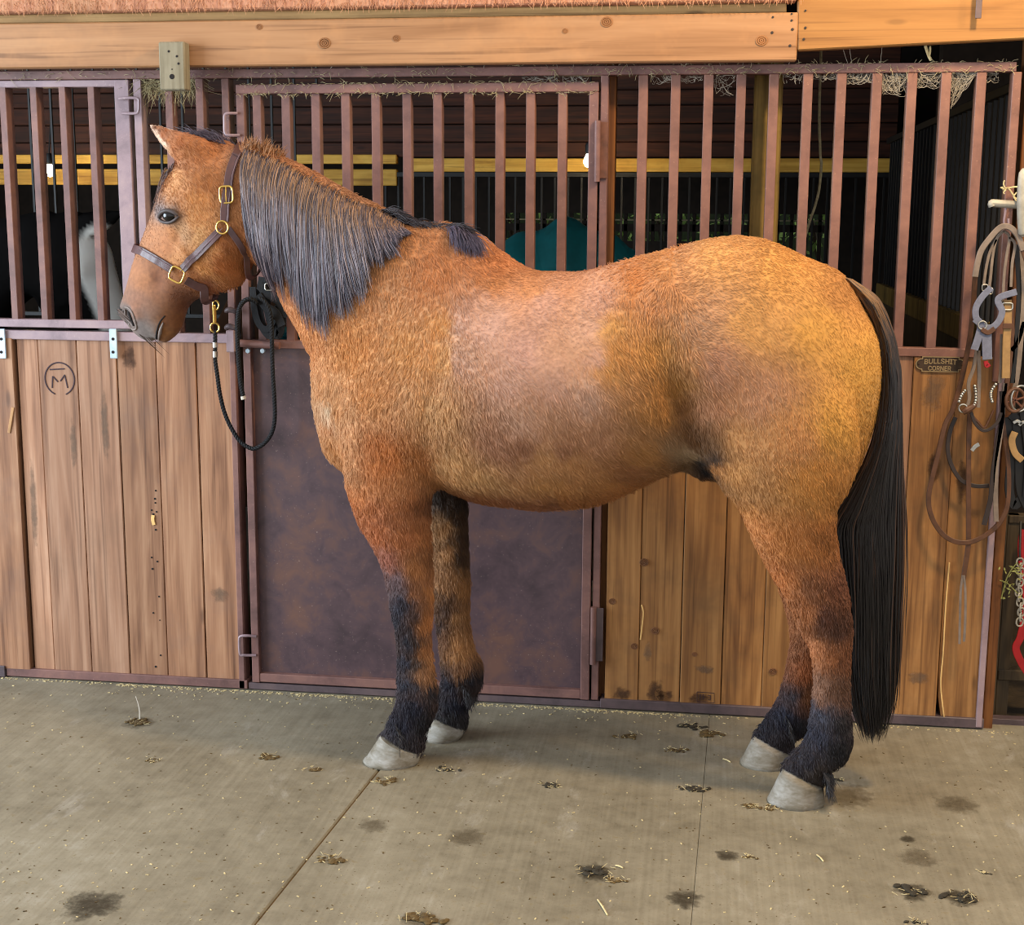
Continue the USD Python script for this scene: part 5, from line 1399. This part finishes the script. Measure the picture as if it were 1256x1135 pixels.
part(RK, 'bracket', sweep([at(1245, 251.5, YT), at(1245, 251.5, .015)], .009, 8), 'steel_dark')
part(RK, 'hook', sweep(pw([(1234, 253), (1233, 262), (1231.5, 272), (1233, 280), (1237, 279), (1237, 268)], YT, 5), .0035, 8), 'steel_pale')
part(RK, 'handle', sweep(spline([at(1256, 207, -.115), at(1254.5, 222, -.12), at(1254, 250, -.125), at(1254.5, 278, -.12), at(1256, 290, -.115)], 5), np.interp(np.linspace(0, 1, 21), [0, .1, .5, .9, 1], [.006, .013, .016, .014, .006]), 12), 'pipe_grey', label='pale rounded handle')
TW = thing('baling_twine', 'knotted straw-coloured baling twine tied round the end upright', 'twine')
part(TW, 'twine', sweep(pw([(1256, 229), (1244, 229.5), (1234, 231), (1229, 230), (1232, 233), (1236, 231), (1240, 235), (1245, 243), (1248, 249)], -.03, 5), .0026, 6), 'straw')
for pts in ([(1233, 231), (1231, 226), (1232, 221)], [(1232, 232), (1227, 230)], [(1234, 233), (1231, 236), (1232, 238)], [(1244, 240), (1247, 236)], [(1246, 244), (1251, 240)], [(1246, 246), (1243, 241)]):
    part(TW, 'frayed_end', sweep(pw(pts, -.034, 4), .0020, 6), 'straw')
REIN = thing('reins', 'long brown leather reins arching from the hook and sweeping down in a wide loop', 'reins')
part(REIN, 'rein', sweep(pw([(1262, 330), (1255, 307), (1249, 291), (1241, 281), (1233, 278), (1225, 281), (1214, 293), (1204, 307), (1199, 323), (1196, 340), (1194, 372), (1190, 412), (1184, 444), (1177, 475), (1168, 504), (1159, 522), (1150, 560), (1142, 592), (1139, 611), (1140.5, 627), (1147, 643), (1158, 657), (1172, 664.5), (1188, 665.5), (1204, 659.5), (1220, 648), (1230, 635), (1236, 618), (1237.5, 589), (1236, 560), (1232, 532), (1229, 509)],
     [-.11] * 9 + [-.10, -.08, -.07, -.06, -.05, -.05] + [-.05] * 17), None, flat=(.0075, .0032)), 'strap_brown')
part(REIN, 'hand_part', sweep(pw([(1255, 307), (1249, 290.5), (1241, 280.5), (1233, 277.5), (1225, 280.5), (1214, 292.5), (1204, 306.5), (1199, 322.5), (1196, 339.5)], -.113), None, flat=(.0085, .004)), 'strap_grey', label='worn grey upper part')
B2 = thing('bridle', 'thin grey strapped bridle with headstall arching under the hook', 'bridle')
for pts in ([(1231, 283), (1222, 294), (1217.5, 315), (1215, 339), (1213, 356)], [(1222, 294), (1214, 310), (1209, 332), (1206.5, 351)], [(1231, 283), (1238, 291), (1234.5, 315), (1231.5, 339), (1230, 372)], [(1238, 291), (1245, 300), (1241.5, 323), (1240, 352)]):
    part(B2, 'cheek_piece', sweep(pw(pts, -.095), None, flat=(.0042, .0022)), 'strap_grey')
part(B2, 'buckle', frame_ring(at(1208, 353, -.10), .008, .009, .002, (0, -1, 0)), 'nickel')
part(B2, 'buckle', frame_ring(at(1214, 357, -.10), .008, .009, .002, (0, -1, 0)), 'nickel')
NH = thing('nylon_halter', 'faded blue-grey nylon halter hanging crumpled at the middle of the tack', 'halter')
part(NH, 'noseband', sweep(pw([(1216, 353), (1205, 364), (1197, 378), (1198, 392), (1206, 400), (1216, 402), (1225, 394), (1229, 382), (1224, 370), (1228, 364), (1247, 358)], -.115), None, flat=(.0095, .0020)), 'webbing_blue')
part(NH, 'crown_strap', sweep(pw([(1196, 391), (1203, 399), (1200, 414), (1195, 429)], -.12), None, flat=(.011, .0020)), 'webbing_blue')
part(NH, 'crown_strap', sweep(pw([(1210, 404), (1210.5, 424), (1211, 441)], -.12), None, flat=(.014, .0022)), 'webbing_blue')
part(NH, 'red_loop', sweep(pw([(1204, 404), (1212, 408), (1220, 403)], -.125), None, flat=(.007, .0025)), 'strap_brown', label='reddish leather keeper')
part(NH, 'strap_end', sweep(pw([(1209, 443), (1210, 449), (1214, 447)], -.12), None, flat=(.006, .0025)), 'red_nylon')
part(NH, 'ring', torus(at(1205, 399, -.125), .012, .0024, n=20), 'nickel')
BS = thing('leather_strap', 'broad tan leather strap with a silver buckle hanging right of the blue halter', 'strap')
part(BS, 'strap', sweep(pw([(1236, 368), (1236, 392), (1234.5, 420), (1233.5, 464)], -.10), None, flat=(.0115, .0030)), 'strap_tan')
part(BS, 'buckle', frame_ring(at(1235.5, 376, -.105), .015, .010, .0026, (0, -1, 0)), 'nickel')
part(BS, 'keeper', sweep([at(1230, 400, -.106), at(1241, 400, -.106)], None, flat=(.008, .0022)), 'strap_brown')
CB = thing('curb_bit', 'curb bit with beaded silver shanks hanging low on leather cheek straps', 'horse bit')
for pts in ([(1198, 430), (1194, 452), (1188, 470), (1189, 488), (1186, 500)], [(1200, 430), (1201, 460), (1200, 500)], [(1229, 410), (1228, 450), (1226, 470)]):
    part(CB, 'cheek_strap', sweep(pw(pts, -.085), None, flat=(.0055, .0025)), 'strap_grey')
for pts in ([(1184, 478), (1179, 485), (1175.5, 494)], [(1195, 472), (1196.5, 482), (1196, 493), (1193, 500)], [(1222, 470), (1216, 479), (1215, 486), (1217, 494)]):
    P_ = pw(pts, -.09, 6)
    sh = part(CB, 'shank', sweep(P_, .0042, 8), 'nickel')
    for q_ in P_[1::2]:
        s3 = trimesh.creation.icosphere(1, .0052); s3.apply_translation(q_ + [0, -.003, 0])
        part(sh, 'bead', s3, 'nickel', True)
part(CB, 'mouthpiece', sweep(pw([(1181, 506), (1186, 503), (1194, 498), (1197, 492)], -.09), np.interp(np.linspace(0, 1, 19), [0, .3, 1], [.009, .011, .006]), 10), 'strap_brown')
part(CB, 'chin_strap', sweep(pw([(1191, 506), (1196, 519), (1205, 528), (1215, 526), (1224, 517), (1228, 506)], -.08), None, flat=(.005, .0025)), 'strap_dark')
part(CB, 'curb_chain', sweep(pw([(1191, 508), (1199, 517), (1207, 524.5), (1213, 515), (1218.5, 503)], -.078), .0038, 6), 'strap_brown')
part(CB, 'ring', torus(at(1181, 501, -.09), .012, .003, n=20), 'nickel')
ST = thing('split_strap', 'narrow dark strap hanging straight down and splitting into two tails', 'strap')
part(ST, 'strap', sweep(pw([(1190, 500), (1188.5, 530), (1188, 580), (1188, 640), (1187.5, 670), (1183, 700), (1181.5, 712)], -.045), None, flat=(.0075, .0028)), 'strap_brown')
part(ST, 'tail_end', sweep(pw([(1181, 706), (1178.5, 725), (1177.5, 760), (1177, 790)], -.05), None, flat=(.0036, .0026)), 'strap_grey')
part(ST, 'tail_end', sweep(pw([(1182, 706), (1184, 725), (1184, 760), (1182.5, 787)], -.052), None, flat=(.0036, .0026)), 'strap_grey')
part(ST, 'conway_buckle', sweep(pw([(1192, 553), (1196, 548), (1201, 545)], -.06, 4), None, flat=(.006, .002)), 'nickel')
SLP = thing('rein_loop', 'short dark rein looping over the planks inside the wide brown loop', 'reins')
part(SLP, 'rein', sweep(pw([(1172, 512), (1166, 527), (1162.5, 548), (1166, 568), (1176, 586), (1188, 594), (1199, 596.5), (1213, 596)], -.04), None, flat=(.0065, .003)), 'strap_dark')
CL = thing('strap_cluster', 'bunch of dark leather straps hanging along the corner of the stall', 'straps')
for pts, mt_ in (([(1229, 480), (1229, 512), (1223, 548), (1218.5, 576), (1215, 612), (1207, 644)], 'strap_dark'), ([(1233, 470), (1227, 530), (1222, 570), (1221, 612), (1222, 640)], 'strap_grey'), ([(1240, 380), (1242, 430), (1235, 470), (1232, 500)], 'strap_brown'), ([(1247, 300), (1250, 360), (1246, 420), (1242, 470)], 'strap_black'), ([(1256, 395), (1248, 420), (1240, 430)], 'strap_grey'), ([(1253, 300), (1254, 380), (1250, 440), (1246, 470), (1243, 480)], 'strap_grey')):
    part(CL, 'strap', sweep(pw(pts, -.065), None, flat=(.0075, .0026)), mt_)
BG = thing('black_straps', 'heavy black harness straps with silver fittings hanging at the right edge', 'harness')
for k, pts in enumerate(([(1236, 512), (1240, 560), (1238, 600), (1244, 620), (1254, 610)], [(1246, 505), (1250, 560), (1252, 600), (1262, 625)], [(1240, 508), (1250, 516), (1262, 512)], [(1256, 505), (1262, 560), (1260, 610)])):
    part(BG, 'strap', sweep(pw(pts, -.05 - .004 * k), None, flat=(.014, .003)), 'strap_black')
for pts in ([(1243, 519), (1248, 516.5), (1253, 520)], [(1250, 522), (1255, 518), (1260, 521)]):
    part(BG, 'silver_fitting', sweep(pw(pts, -.075, 4), None, flat=(.0045, .002)), 'nickel')
part(BG, 'pale_strap', sweep(pw([(1245, 530), (1241, 541), (1245, 556), (1254, 565)], -.07), None, flat=(.010, .0025)), 'strap_tan')
CN = thing('round_bit_cheek', 'round copper-coloured bit cheek with spokes hanging beside the black harness', 'horse bit')
c_ = at(1245, 491, -.09)
part(CN, 'ring', torus(c_, .030, .005, (.35, -1, 0), n=28, sq=1.15), 'strap_brown')
for a_ in (0.3, 1.35, 2.4):
    d_ = np.array([math.cos(a_), 0, math.sin(a_) * 1.1]) * .027
    part(CN, 'spoke', sweep([c_ - d_, c_ + d_], .0035, 6), 'rust')
part(CN, 'outer_ring', torus(c_ + [.016, .01, .004], .032, .0038, (.5, -1, 0), n=28, sq=1.2), 'nickel')
# chain, red strap and dry leaves in the dark bay
CH = thing('chain', 'rusty link chain hanging in the dark bay at the right edge', 'chain')
for k in range(13):
    p = at(1251 + 1.5 * math.sin(k * .8), 690 + k * 6.1, .03)
    part(CH, 'link', sweep(np.stack([p[0] + (.0105 if k % 2 == 0 else .004) * np.sign(np.cos(t_ := np.linspace(0, 2 * np.pi, 14, endpoint=False))) * np.abs(np.cos(t_)) ** .7, p[1] + (.002 if k % 2 == 0 else .008) * np.cos(t_), p[2] + .0135 * np.sin(t_)], 1), .0028, 6, closed=True), 'pipe_grey')
part(CH, 'hook', sweep(pw([(1252, 640), (1251, 670), (1251, 688)], [.1, .05, .03]), .004, 6), 'bar_black')
RD = thing('red_strap', 'red nylon strap hanging in the dark bay at the right edge', 'strap')
part(RD, 'strap', sweep(pw([(1256, 650), (1253, 665), (1254, 690), (1259, 740), (1252, 780), (1246, 795), (1252, 812), (1260, 825)], .12), None, flat=(.012, .002)), 'red_nylon')
SH = thing('shelf_frame', 'dark timber frame standing in the bay beside the stall corner', 'wooden frame')
XO = ax(1236, 640, .16)
part(SH, 'upright', box(XO, XO + .04, .16, .2, -.02, az(1240, 632, .16), .003), 'dim_wood')
part(SH, 'cross_bar', box(XO + .002, XO + .5, .155, .205, az(1240, 642, .16), az(1240, 632, .16), .003), 'dim_wood')
part(SH, 'cross_bar', box(XO + .002, XO + .5, .155, .205, az(1240, 835, .16), az(1240, 822, .16), .003), 'dim_wood')
SPG = thing('dry_sprig', 'sprig of dry greenish leaves caught at the stall corner', 'dry leaves')
plain('dry_leaf', (124, 124, 66), .7, var=.3)
rng = np.random.default_rng(9)
for k in range(26):
    px, py = rng.uniform(1226, 1250), rng.uniform(685, 735)
    p = at(px, py, .0); d_ = rng.normal(0, 1, 3); d_ /= np.linalg.norm(d_); e_ = np.cross(d_, rng.normal(0, 1, 3)); e_ /= np.linalg.norm(e_); n_ = np.cross(d_, e_)
    l = rng.uniform(.010, .024)
    V_ = [p, p + d_ * l * .5 + e_ * l * .2, p + d_ * l, p + d_ * l * .5 - e_ * l * .2, p + d_ * l * .5 + n_ * .0015, p + d_ * l * .5 - n_ * .0015]
    part(SPG, 'leaf', trimesh.Trimesh(V_, [[0, 1, 4], [1, 2, 4], [2, 3, 4], [3, 0, 4], [1, 0, 5], [2, 1, 5], [3, 2, 5], [0, 3, 5]], process=False), 'dry_leaf', False)
part(SPG, 'stem', sweep(pw([(1228, 735), (1234, 712), (1240, 700), (1248, 690)], .003), .0018, 6), 'dry_leaf')
part(SPG, 'stem', sweep(pw([(1226, 712), (1236, 716), (1248, 728)], .003), .0016, 6), 'dry_leaf')
# ------------------------------------------------------------------ hay, webs and crumbs
rng = np.random.default_rng(17)


def wisps(parent, name, P0, dirs, ln, w, mt_, sag=.3, kind='stuff'):
    n = len(P0)
    d = dirs / np.maximum(np.linalg.norm(dirs, axis=1, keepdims=True), 1e-9); L = ln[:, None]
    c = rng.normal(0, .25, (n, 3))
    p1 = P0 + (d + c * .5) * L * .5; p2 = P0 + (d + c) * L - np.array([0, 0, 1]) * L * sag
    curves(parent, name, np.stack([P0, p1, p2], 1).reshape(-1, 3), np.full(n, 3), np.tile([w, w, w * .5], n), mt_, kind=kind)


hy = thing('hay_wisps', 'bits of hay and chaff caught along the top rail of the stalls', 'hay', kind='stuff')
n = 620
x = np.where(rng.random(n) < .6, rng.uniform(ax(700, 84), ax(1245, 75), n), rng.uniform(ax(0, 84), ax(700, 84), n))
P0 = np.stack([x, rng.uniform(-.006, .03, n), np.where(rng.random(n) < .5, ZR1, ZR0 + rng.uniform(-.002, .02, n))], 1)
P0[:, 1] = np.where(P0[:, 2] < ZR1, -.005, P0[:, 1])
wisps(hy, 'wisps', P0, np.stack([rng.normal(0, 1, n), rng.uniform(-.5, .0, n), rng.normal(0, .45, n)], 1), rng.uniform(.006, .024, n), .0014, 'hay_dull', .2)
n = 320
x = rng.uniform(ax(292, 105), ax(733, 100), n)
P0 = np.stack([x, np.full(n, -.010), zd1 - rng.choice([0, .03], n) + rng.normal(0, .002, n)], 1)
wisps(hy, 'wisps', P0, np.stack([rng.normal(0, 1, n), rng.uniform(-.5, .0, n), rng.normal(0, .4, n)], 1), rng.uniform(.006, .022, n), .0014, 'hay_dull', .2)
nt_ = thing('hay_tuft', 'tuft of old hay hanging from the rail behind the wood block', 'hay', kind='stuff')
n = 420
P0 = np.array([at(x_, y_, .01) for x_, y_ in zip(rng.uniform(172, 242, n), rng.uniform(94, 112, n))])
wisps(nt_, 'wisps', P0, np.stack([rng.normal(0, 1, n), rng.uniform(-.4, .4, n), rng.normal(-.4, .5, n)], 1), rng.uniform(.015, .06, n), .0014, 'hay_dull', .35)
tw2 = thing('twine_scrap', 'scrap of straw-coloured twine hanging between header and top rail on the right', 'twine')
part(tw2, 'twine', sweep(pw([(1135, 56), (1137, 62), (1139, 68), (1142, 74)], [-.02, -.01, -.0, .005]), .0045, 7), 'straw')
part(tw2, 'twine', sweep(pw([(1141, 57), (1141, 63), (1140, 69)], [-.02, -.01, -.0]), .0028, 7), 'straw')
cw = thing('cobweb', 'dusty cobwebs sagging from the top rail between the right-hand bars', 'cobweb', kind='stuff')
P, C, Wd = [], [], []
for cx0, cx1, dep_, m_ in ((1030, 1072, 14, 130), (1082, 1115, 28, 170), (1124, 1155, 20, 90), (1166, 1200, 34, 190), (1206, 1225, 14, 30), (985, 1026, 7, 36), (800, 826, 10, 24), (833, 862, 9, 24), (873, 902, 26, 26), (640, 684, 10, 24), (690, 722, 16, 24), (960, 984, 14, 16)):
    for k in range(m_):
        a = rng.uniform(cx0, cx1); b = np.clip(a + rng.normal(0, 14), cx0, cx1)
        d0, d1 = rng.random(2) ** 1.6 * dep_
        if cx0 == 1166:
            d0 = d0 * (cx1 - a) / (cx1 - cx0) * 1.4; d1 = d1 * (cx1 - b) / (cx1 - cx0) * 1.4
        y_b = 92.5 - max(0, a - 860) * .0165
        Y_ = rng.uniform(.004, .035)
        p0, p2 = at(a, y_b + d0, Y_), at(b, y_b + d1, Y_)
        p1 = (p0 + p2) / 2 - [0, 0, rng.uniform(0, .01)]
        P += [p0, p1, p2]; C.append(3); Wd += [.0011] * 3
curves(cw, 'threads', P, C, Wd, 'cobweb')
cw2 = thing('cobweb', 'fine cobweb threads stretched between the header beam and the top rail', 'cobweb', kind='stuff')
P, C, Wd = [], [], []
for a, b in ((667, 673), (682, 684), (704, 703), (767, 770), (833, 837), (845, 840), (850, 838), (912, 911), (865, 871), (880, 884), (975, 967), (1034, 1040), (1042, 1045), (1082, 1080), (540, 545), (500, 500), (440, 444), (410, 405), (595, 593)):
    yb_ = np.interp(a, [0, 600, 800, 980, 1256], [81, 76, 70, 62, 49]); yr_ = np.interp(b, [0, 660, 860, 1056, 1225], [84, 84, 82, 77.7, 72.5])
    p0, p1 = at(a, yb_, -.045), at(b, yr_, .0)
    P += [p0, (p0 + p1) / 2 + [0, 0, -.002], p1]; C.append(3); Wd += [.0013] * 3
curves(cw2, 'threads', P, C, Wd, 'cobweb')

ch = thing('chaff_line', 'pale chaff and shavings scattered along the foot of the stall fronts', 'chaff', kind='stuff')
ms = []
for k in range(1500):
    x = rng.uniform(-2.5, 1.0); y = -.012 - abs(rng.normal(0, .012)) - (rng.random() < .12) * rng.uniform(0, .1)
    if not (ax(150, 840) < x < ax(850, 870)) and rng.random() < .7:
        continue
    s_ = rng.uniform(.0015, .0042)
    b_ = trimesh.creation.box([s_ * rng.uniform(1, 2.6), s_, s_ * .5]); b_.apply_transform(trimesh.transformations.rotation_matrix(rng.uniform(0, 3.1), [0, 0, 1])); b_.apply_translation([x, y, s_ * .25]); ms.append(b_)
part(ch, 'flakes', cat_(ms), 'straw', False, kind='stuff')
gr = thing('floor_grit', 'fine grit, chaff and short straws strewn over the concrete floor', 'grit', kind='stuff')
ms = []
for k in range(900):
    px, py = rng.uniform(0, 1256), rng.uniform(850, 1135)
    p = flo(px, py)
    if p[1] > -.03:
        continue
    s_ = rng.uniform(.0012, .0032)
    b_ = trimesh.creation.box([s_ * rng.uniform(1, 3), s_, s_ * .5]); b_.apply_transform(trimesh.transformations.rotation_matrix(rng.uniform(0, 3.1), [0, 0, 1])); b_.apply_translation([p[0], p[1], s_ * .25]); ms.append(b_)
part(gr, 'grains', cat_(ms[::2]), 'straw', False, kind='stuff')
plain('dung', (84, 66, 34), .95, var=.45, scale=70, bump=.003)
plain('dung_dark', (46, 40, 28), .95, var=.4, scale=70, bump=.003)
part(gr, 'grains', cat_(ms[1::2]), 'dung', False, kind='stuff')


def crumb(px, py, w, mt_, lab, seed, group='dried dung crumbs on the floor'):
    r_ = np.random.default_rng(seed)
    c_ = flo(px, py); w = w / 620
    t_ = thing('dung_crumb', lab, 'dung', group, loc=c_)
    ms = []
    for k in range(int(9 + w * 260)):
        s_ = trimesh.creation.icosphere(2, 1.0); R_ = r_.uniform(.07, .20) * w
        V_ = np.array(s_.vertices); V_ *= (1 + .5 * (meshkit.noise(V_ * 2.2 + k * 7, seed) - .5))[:, None]
        s_.vertices = V_ * [R_ * r_.uniform(.8, 1.6), R_, min(R_ * .40, .005)]
        s_.apply_transform(trimesh.transformations.rotation_matrix(r_.uniform(0, 3.1), [0, 0, 1]))
        a = r_.normal(0, .27, 2) * w
        s_.apply_translation([a[0] * 1.5, a[1] * .9, min(R_ * .40, .005) * .75]); ms.append(s_)
    part(t_, 'lumps', cat_(ms), mt_, True)
    n = 14
    P0 = np.stack([r_.normal(0, .35 * w, n) * 1.4, r_.normal(0, .35 * w, n), np.full(n, .003)], 1); d_ = r_.normal(0, 1, (n, 3)); d_[:, 2] = abs(d_[:, 2]) * .15
    P1 = P0 + d_ / np.linalg.norm(d_, axis=1, keepdims=True) * r_.uniform(.2, .5, (n, 1)) * w
    curves(t_, 'straws', np.stack([P0, P1], 1).reshape(-1, 3), np.full(n, 2), np.full(2 * n, .0012), 'straw')


CR = [(326, 929, 24, 'dung', 'brown dung crumb on the floor well left of the fore hooves'), (383.6, 944.5, 20, 'dung', 'brown dung crumb nearest the left side of the fore hooves'), (474, 959.5, 24, 'dung', 'brown dung crumb just below the near fore hoof by the joint'), (406, 1056, 26, 'dung', 'brown dung crumb right of the long dirt joint near the bottom'),
      (170.5, 887, 30, 'dung', 'flat pile of chaff at the foot of the white stalk'), (188, 934, 16, 'dung', 'little crumb at the left below the white stalk'), (549, 945.5, 20, 'dung_dark', 'dark leaf-like crumb right of the near fore hoof'),
      (827.6, 920.5, 22, 'dung', 'dung crumb on the shaded floor left of the hind hooves'), (846, 892, 28, 'dung_dark', 'long dark crumb close to the foot of the right planks'), (873, 901, 32, 'dung', 'loose dung crumbs beside the long dark one near the right planks'), (848, 968, 26, 'dung_dark', 'dark crumb on the edge of the shade before the hind hooves'),
      (769, 904, 26, 'dung', 'scatter of pale crumbs under the belly near the door sill'), (944, 992, 20, 'dung', 'brown crumb just below the near hind hoof'), (921, 990, 18, 'dung', 'pale crumb left of the one below the near hind hoof'), (752.6, 1081, 18, 'dung', 'small brown crumb right of the dark clump at bottom centre'),
      (729, 1071, 32, 'dung_dark', 'dark clump at bottom centre of the floor'), (919, 1052, 14, 'dung', 'small crumb right of the dark stain under the hind hooves'), (1119, 1095, 28, 'dung_dark', 'dark clump at bottom right, the left one of two'), (1177, 1102, 28, 'dung_dark', 'dark clump at bottom right, the right one of two'),
      (1030, 957, 12, 'dung_dark', 'tiny dark crumb right of the near hind hoof'), (1207, 1071, 10, 'dung_dark', 'tiny dark crumb near the right edge of the floor'), (516.6, 1129, 34, 'dung', 'pale crumb pile cut by the bottom edge of the picture'), (676, 964, 22, 'dung_dark', 'flat dark crumb on the edge of the shade under the belly'), (1124, 1132, 16, 'dung_dark', 'dark crumb at the very bottom right')]
for i, (px, py, w, mt_, lab) in enumerate(CR):
    crumb(px, py, w, mt_, lab, 100 + i)
# stains with a shape of their own, soaked into the concrete
soft_stain('floor_stain', (78, 66, 46), .45)
soft_stain('floor_stain_dark', (52, 44, 30), .75)
for i, (px, py, w, mt_) in enumerate([(116, 1111, 30, 'floor_stain_dark'), (840, 1104, 19, 'floor_stain_dark'), (1126, 1053, 22, 'floor_stain'), (892, 1050, 14, 'floor_stain_dark'), (572, 1027, 22, 'floor_stain'), (458, 1013, 18, 'floor_stain'), (1172, 987, 26, 'floor_stain'), (1113, 1030, 9, 'floor_stain_dark'), (729, 1071, 20, 'floor_stain_dark'), (1119, 1095, 18, 'floor_stain_dark'), (1177, 1102, 18, 'floor_stain_dark'), (516, 1129, 20, 'floor_stain'), (1040, 975, 34, 'floor_stain'), (170, 887, 22, 'floor_stain')]):
    c_ = flo(px, py); c_[2] = .0006; q_ = w / 430
    stain_patch(fl, c_, np.array([q_, 0, 0]), np.array([0, q_ * 1.1, 0]), 300 + i, mt_)
sk = thing('white_stalk', 'thin white stalk standing up from the floor near the left planks', 'stalk')
b0 = flo(171.5, 884)
part(sk, 'stalk', sweep(spline([b0 + [0, 0, 0.001], b0 + [-.001, .004, .03], b0 + [-.006, .006, .055], b0 + [-.013, .006, .078]], 5), np.linspace(.0026, .0014, 16), 6), 'rope_tip')
for (a, b), lab in (((( 733, 1105), (745, 1124)), 'loose yellow straw at bottom centre of the floor'), (((1002, 1050), (1010, 1058)), 'short pale straw on the floor below the hind hooves'), (((755, 1063), (764, 1066)), 'short pale straw above the dark clump at bottom centre'), (((887, 932), (896, 936)), 'pale straw on the floor left of the far hind hoof')):
    s0, s1 = flo(*a), flo(*b)
    t_ = thing('straw', lab, 'straw')
    part(t_, 'straw', sweep(spline([s0 + [0, 0, .0022], (s0 + s1) / 2 + [0, 0, .004], s1 + [0, 0, .0022]], 4), .0020, 6), 'straw')
